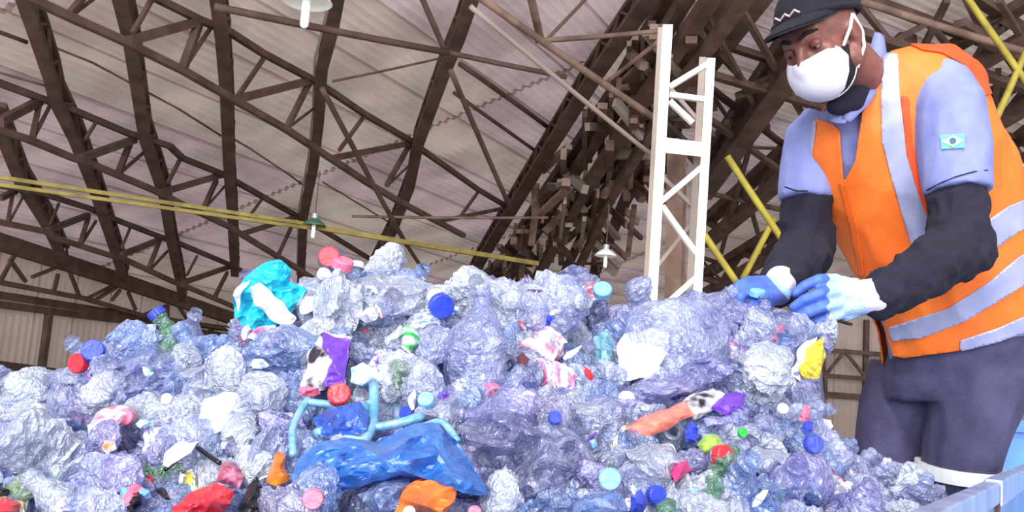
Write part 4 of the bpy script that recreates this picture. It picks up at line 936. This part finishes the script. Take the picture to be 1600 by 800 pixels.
blob('plastic_scrap', 'magenta piece left of the hanging green bottle', 'scrap', [(1046, 742), (1056, 722), (1074, 720), (1080, 736), (1056, 754)], OP['magenta'], .06, .015, .02, .012)
blob('plastic_bag', 'black bag piece at the bottom left of the clear cup', 'bag', [(372, 796), (388, 758), (402, 744), (414, 768), (408, 806), (376, 808)], OP['black'], .05, .015, .02, .016)
blob('plastic_scrap', 'royal blue piece at the bottom right of the pale blue neck', 'scrap', [(982, 776), (1000, 764), (1012, 776), (1006, 800), (984, 804)], OP['blue'], .055, .02, .02, .014)
blob('plastic_scrap', 'light blue piece under the pale blue neck at the bottom', 'scrap', [(900, 786), (930, 768), (972, 772), (982, 800), (920, 808), (890, 806)], TINT['bluish'], .05, .03, .02, .02)
blob('plastic_scrap', 'small bright blue piece beside the bin rail', 'scrap', [(1404, 760), (1420, 748), (1440, 756), (1436, 776), (1414, 780)], TINT['blue'], .05, .02, .02, .01)
blob('plastic_scrap', 'blue scrap on the far left slope', 'scrap', [(48, 676), (64, 664), (88, 670), (90, 696), (66, 706)], TINT['blue'], .045, .02, .02, .014)
blob('oval_disc', 'white oval lid leaning out at the right flank before the far wall', 'lid', [(1278, 660), (1286, 653), (1300, 655), (1306, 666), (1298, 675), (1282, 672)], OP['white'], .03, .006, .006, .002)
blob('plastic_scrap', 'purple pink scrap low between the blue cap and the small red cap', 'scrap', [(1256, 752), (1280, 742), (1312, 744), (1300, 764), (1266, 770)], PRINT['purple'], .05, .02, .02, .014)
ribbon('string', [(330, 532), (334, 566), (338, 600), (372, 606), (392, 618), (404, 632)], 3, OP['white'], None, .08, 'white string curling down below the magenta rimmed wrapper', 'string')
# big films and bags
for nm, lb, poly, m, dz, am in (
    ('plastic_bag', 'pinkish white bag at the far left end of the crest', [(-30, 606), (20, 590), (70, 586), (108, 600), (96, 632), (40, 646), (-30, 644)], TINT['frosty'], .03, .024),
    ('plastic_bag', 'grey lavender crumpled bag filling the lower middle right of the blue bag', [(716, 664), (780, 640), (860, 652), (924, 690), (930, 740), (880, 782), (806, 786), (744, 752)], TINT['grey'], .04, .034),
    ('plastic_bag', 'long lavender bag folded across the right half above the salmon wrapper', [(896, 650), (960, 612), (1040, 580), (1124, 556), (1150, 584), (1080, 612), (1000, 640), (930, 668)], TINT['lavender'], .05, .03),
    ('plastic_bag', 'bluish clear bag on the crest just left of the right glove', [(1092, 486), (1112, 468), (1140, 462), (1180, 484), (1176, 516), (1140, 534), (1104, 520)], TINT['lavender'], .03, .024),
    ('plastic_bag', 'clear bag rising to a peak under the left glove', [(1176, 556), (1190, 508), (1214, 484), (1256, 488), (1284, 516), (1262, 552), (1210, 580)], TINT['clear'], .03, .03),
    ('plastic_bag', 'clear sparkling bag in the left part of the crest', [(120, 620), (150, 570), (200, 534), (262, 524), (300, 556), (270, 610), (190, 640)], TINT['clear'], .04, .034),
    ('plastic_bag', 'large crinkled clear bag left of the magenta rimmed wrapper', [(230, 590), (270, 548), (330, 532), (390, 544), (400, 590), (350, 620), (270, 626)], TINT['frosty'], .04, .03),
    ('plastic_bag', 'bright white crinkled bag on the crest between the teal packet and the deep blue cap', [(452, 470), (500, 436), (580, 430), (650, 424), (690, 450), (660, 490), (560, 510), (480, 512)], TINT['frosty'], .03, .034),
    ('plastic_bag', 'bright white crinkled bag on the crest right of the tall clear bottle', [(786, 470), (810, 444), (850, 446), (900, 466), (910, 520), (850, 546), (800, 530)], TINT['frosty'], .035, .034),
    ('plastic_bag', 'crumpled clear bag at the bottom between the blue bag and the orange packet', [(560, 772), (600, 748), (640, 750), (640, 790), (590, 806)], TINT['bluish'], .05, .026),
    ('plastic_bag', 'pale blue crumpled bag at the bottom right below the blue cap', [(1150, 770), (1190, 738), (1260, 740), (1300, 772), (1250, 806), (1160, 806)], TINT['bluish'], .04, .03),
    ('plastic_bag', 'white crumpled bag right of the hanging green bottle', [(1160, 720), (1184, 698), (1222, 702), (1228, 730), (1190, 744)], TINT['frosty'], .05, .024),
    ('plastic_bag', 'clear bag poking up at the right end of the heap before the trousers', [(1352, 760), (1366, 724), (1392, 716), (1410, 740), (1400, 780), (1364, 786)], TINT['frosty'], .02, .02),
    ('plastic_bag', 'lavender bag at the lower left around the black straw', [(100, 770), (150, 720), (220, 730), (250, 780), (200, 806), (120, 806)], TINT['lavender'], .03, .03),
    ('plastic_bag', 'white bag left of the big grey lavender bag', [(642, 650), (680, 618), (722, 610), (730, 650), (712, 690), (680, 660)], TINT['frosty'], .05, .024),
    ('plastic_sheet', 'triangular clear sheet below the salmon wrapper', [(976, 700), (1040, 690), (1070, 716), (1040, 760), (1030, 780), (1004, 748)], TINT['frosty'], .05, .02)):
    blob(nm, lb, 'bag' if nm == 'plastic_bag' else 'sheet', poly, m, dz, .03, .04, am*1.3, 20)
# the two big bottles
bottle(756, 575, 12, 'clear', (R(4), R(-6), 0), None, None, 'tall upright clear bottle in the middle of the heap', None, .08, .95)
bottle(1052, 548, 13, 'clear', (R(60), R(38), 0), None, None, 'big domed clear bottle on the right crest of the heap', None, .03, .85)
# what the worker holds
held = bpy.data.objects.new('screw_closure', CAPD); COL.objects.link(held); setm(held, OP['light blue']); held.location = P(1183, 462, 1.895); held.scale = (1.0, 1.0, .9); held.rotation_euler = cvec(.05, 1, -.25).to_track_quat('Z', 'Y').to_euler()
tag(held, 'small pale blue cap pinched between the fingers of the right glove', 'cap')
bottle(1192, 515, 4, 'blue', (R(20), R(-8), 0), None, None, 'blue crushed bottle gripped by the right glove', None, .0, .6)

# ---- the many crushed bottles
LM = [(410, 460, 'the teal packet'), (512, 565, 'the purple striped wrapper'), (515, 402, 'the topmost red cap'), (560, 660, 'the blue bag handles'), (620, 720, 'the blue bag'), (668, 778, 'the orange packet'), (1032, 656, 'the salmon wrapper'), (1140, 632, 'the deep purple wrapper'),
      (1213, 592, 'the green pot'), (1270, 560, 'the yellow packet'), (1120, 740, 'the hanging green bottle'), (168, 658, 'the pink wrapper'), (320, 780, 'the glossy red packet'), (40, 762, 'the green speckled bottle'), (158, 774, 'the black straw'), (432, 740, 'the orange dropper'),
      (1268, 694, 'the blue cap on the slope'), (687, 472, 'the deep blue cap'), (140, 558, 'the blue and red caps'), (952, 748, 'the pale blue neck'), (340, 645, 'the oval white label'), (1005, 550, 'the white tray'), (412, 532, 'the magenta rimmed wrapper'), (756, 560, 'the tall clear bottle'),
      (838, 496, 'the rosy scrap'), (1334, 733, 'the small red cap'), (830, 710, 'the grey lavender bag'), (640, 528, 'the bright green scrap'), (1150, 495, 'the right glove'), (270, 712, 'the cream carton')]
DIR = ['right of', 'below and right of', 'below', 'below and left of', 'left of', 'above and left of', 'above', 'above and right of']
used = set(); groups = {}
def describe(px, py, what):
    c = sorted(LM, key=lambda l: math.hypot(l[0]-px, l[1]-py)); opts = []
    for l in c[:4]:
        a = math.atan2(py-l[1], px-l[0]) % (2*math.pi); dist = math.hypot(l[0]-px, l[1]-py)
        opts.append(('just ' if dist < 60 else '')+DIR[int((a+math.pi/8)/(math.pi/4)) % 8]+' '+l[2])
    for o in opts:
        s = what+' '+o
        if s not in used and len(s.split()) <= 16: used.add(s); return s
    for o1, o2 in ((0, 1), (0, 2), (1, 2), (0, 3), (1, 3), (2, 3)):
        s = what+' '+opts[o1].replace('just ', '')+', '+opts[o2].replace('just ', '')
        if s not in used and len(s.split()) <= 16: used.add(s); return s
    return None
rr = random.Random(21); cnt = 0
keep = [(512, 565, 48), (410, 460, 50), (560, 650, 62), (620, 715, 70), (668, 778, 50), (1032, 656, 52), (1110, 636, 50), (1213, 592, 34), (1270, 560, 36), (1120, 730, 55), (168, 658, 42), (320, 780, 50), (432, 740, 42), (340, 645, 40), (1005, 550, 62), (412, 532, 34), (756, 560, 50), (147, 560, 48), (530, 620, 30), (270, 712, 34)]
TN = {'clear': 'clear', 'frosty': 'frosted white', 'bluish': 'bluish', 'lavender': 'lavender tinted', 'grey': 'smoky grey', 'green': 'green', 'blue': 'blue'}
FORM = ['crushed', 'twisted', 'flattened', 'crumpled', 'dented', 'squashed']
spots = []
for row in range(11):
    t = row/10.4
    x = -70+rr.uniform(0, 30)
    while x < 1430:
        y = yt(x)+22+(815-yt(x)-22)*t+rr.uniform(-14, 14)
        if y < 830: spots.append((x+rr.uniform(-14, 14), y, row))
        x += rr.uniform(44, 66)*(1.0 if row < 6 else 1.15)
for x, y, row in spots:
    if y < yt(x)+18: y = yt(x)+18
    if x > 1262 and y < 700: continue
    if x > 1410 and y < 770: continue
    hidden = any(math.hypot(x-a, y-b) < r for a, b, r in keep)
    tint = rr.choices(['clear', 'frosty', 'bluish', 'lavender', 'grey', 'green', 'blue'], [34, 26, 16, 14, 8 if y > 600 else 2, 1.2, 1.2])[0]
    k = rr.choice(range(12)); cap = rr.choice(['white', 'blue', 'red', 'light blue', 'green', 'white', 'light blue', 'pink']) if rr.random() < .3 else None
    lab = rr.choice(list(PRINT)) if rr.random() < .16 else None
    if lab == 'orange': lab = 'light blue'
    if math.hypot(x-1150, y-490) < 140: cap = None
    what = rr.choice(FORM)+' '+TN[tint]+' bottle'+(f' with {cap} cap' if cap else '')+(f' and {lab} label' if cap and lab else f' with {lab} label' if lab else '')
    d = describe(x, y, what)
    if d is None: continue
    sc = rr.uniform(.62, .95)*(.82 if x > 1240 else 1)
    bottle(x, y, k, tint, (rr.uniform(0, 6.3), rr.uniform(-.7, .7)+math.pi/2*rr.choice((0, 1, 1)), rr.uniform(0, 6.3)), cap, lab, d, dz=(-.035 if hidden else rr.uniform(-.03, .022)), scale=sc)
    cnt += 1
print('bottles', cnt)
# small scraps and loose caps scattered between the bottles
cnt = 0
for i in range(120):
    x = rr.uniform(-20, 1400); y = yt(x)+20+(800-yt(x)-20)*rr.random()
    if any(math.hypot(x-a, y-b) < r*.9 for a, b, r in keep) or y > 800 or math.hypot(x-1160, y-490) < 55: continue
    if i % 5 == 0:
        col = rr.choice(['white', 'blue', 'red', 'light blue', 'white', 'pink', 'green']); d = describe(x, y, f'small loose {col} cap')
        if d: cap_at(x, y, col, rr.uniform(18, 26), d, cvec(rr.uniform(-1, 1), rr.uniform(-.5, 1), -1), .06); cnt += 1
        continue
    col = rr.choices(['white', 'light blue', 'purple', 'pink', 'black', 'blue', 'silver', 'green', 'red', 'teal', 'orange'], [30, 12, 5, 6, 7, 6, 14, 4, 3, 3, 1.5])[0]
    m = PRINT.get(col, OP[col]) if rr.random() < .5 else OP[col]
    s = rr.uniform(7, 17); a0 = rr.uniform(0, 6.3); asp = rr.uniform(.35, .9); ca, sa = math.cos(a0), math.sin(a0); k = rr.randint(5, 8)
    poly = []
    for j in range(k):
        a = 2*math.pi*j/k; r = s*rr.uniform(.7, 1.25); u, v = r*math.cos(a)*1.2, r*math.sin(a)*asp; poly.append((x+u*ca-v*sa, y+u*sa+v*ca))
    d = describe(x, y, f'{rr.choice(["torn", "creased", "curled"])} {col} plastic scrap')
    if d: blob('plastic_scrap', d, 'scrap', poly, m, rr.uniform(.05, .075), .008, .008, .012, 40, grp='loose plastic scraps'); cnt += 1
print('scraps', cnt)
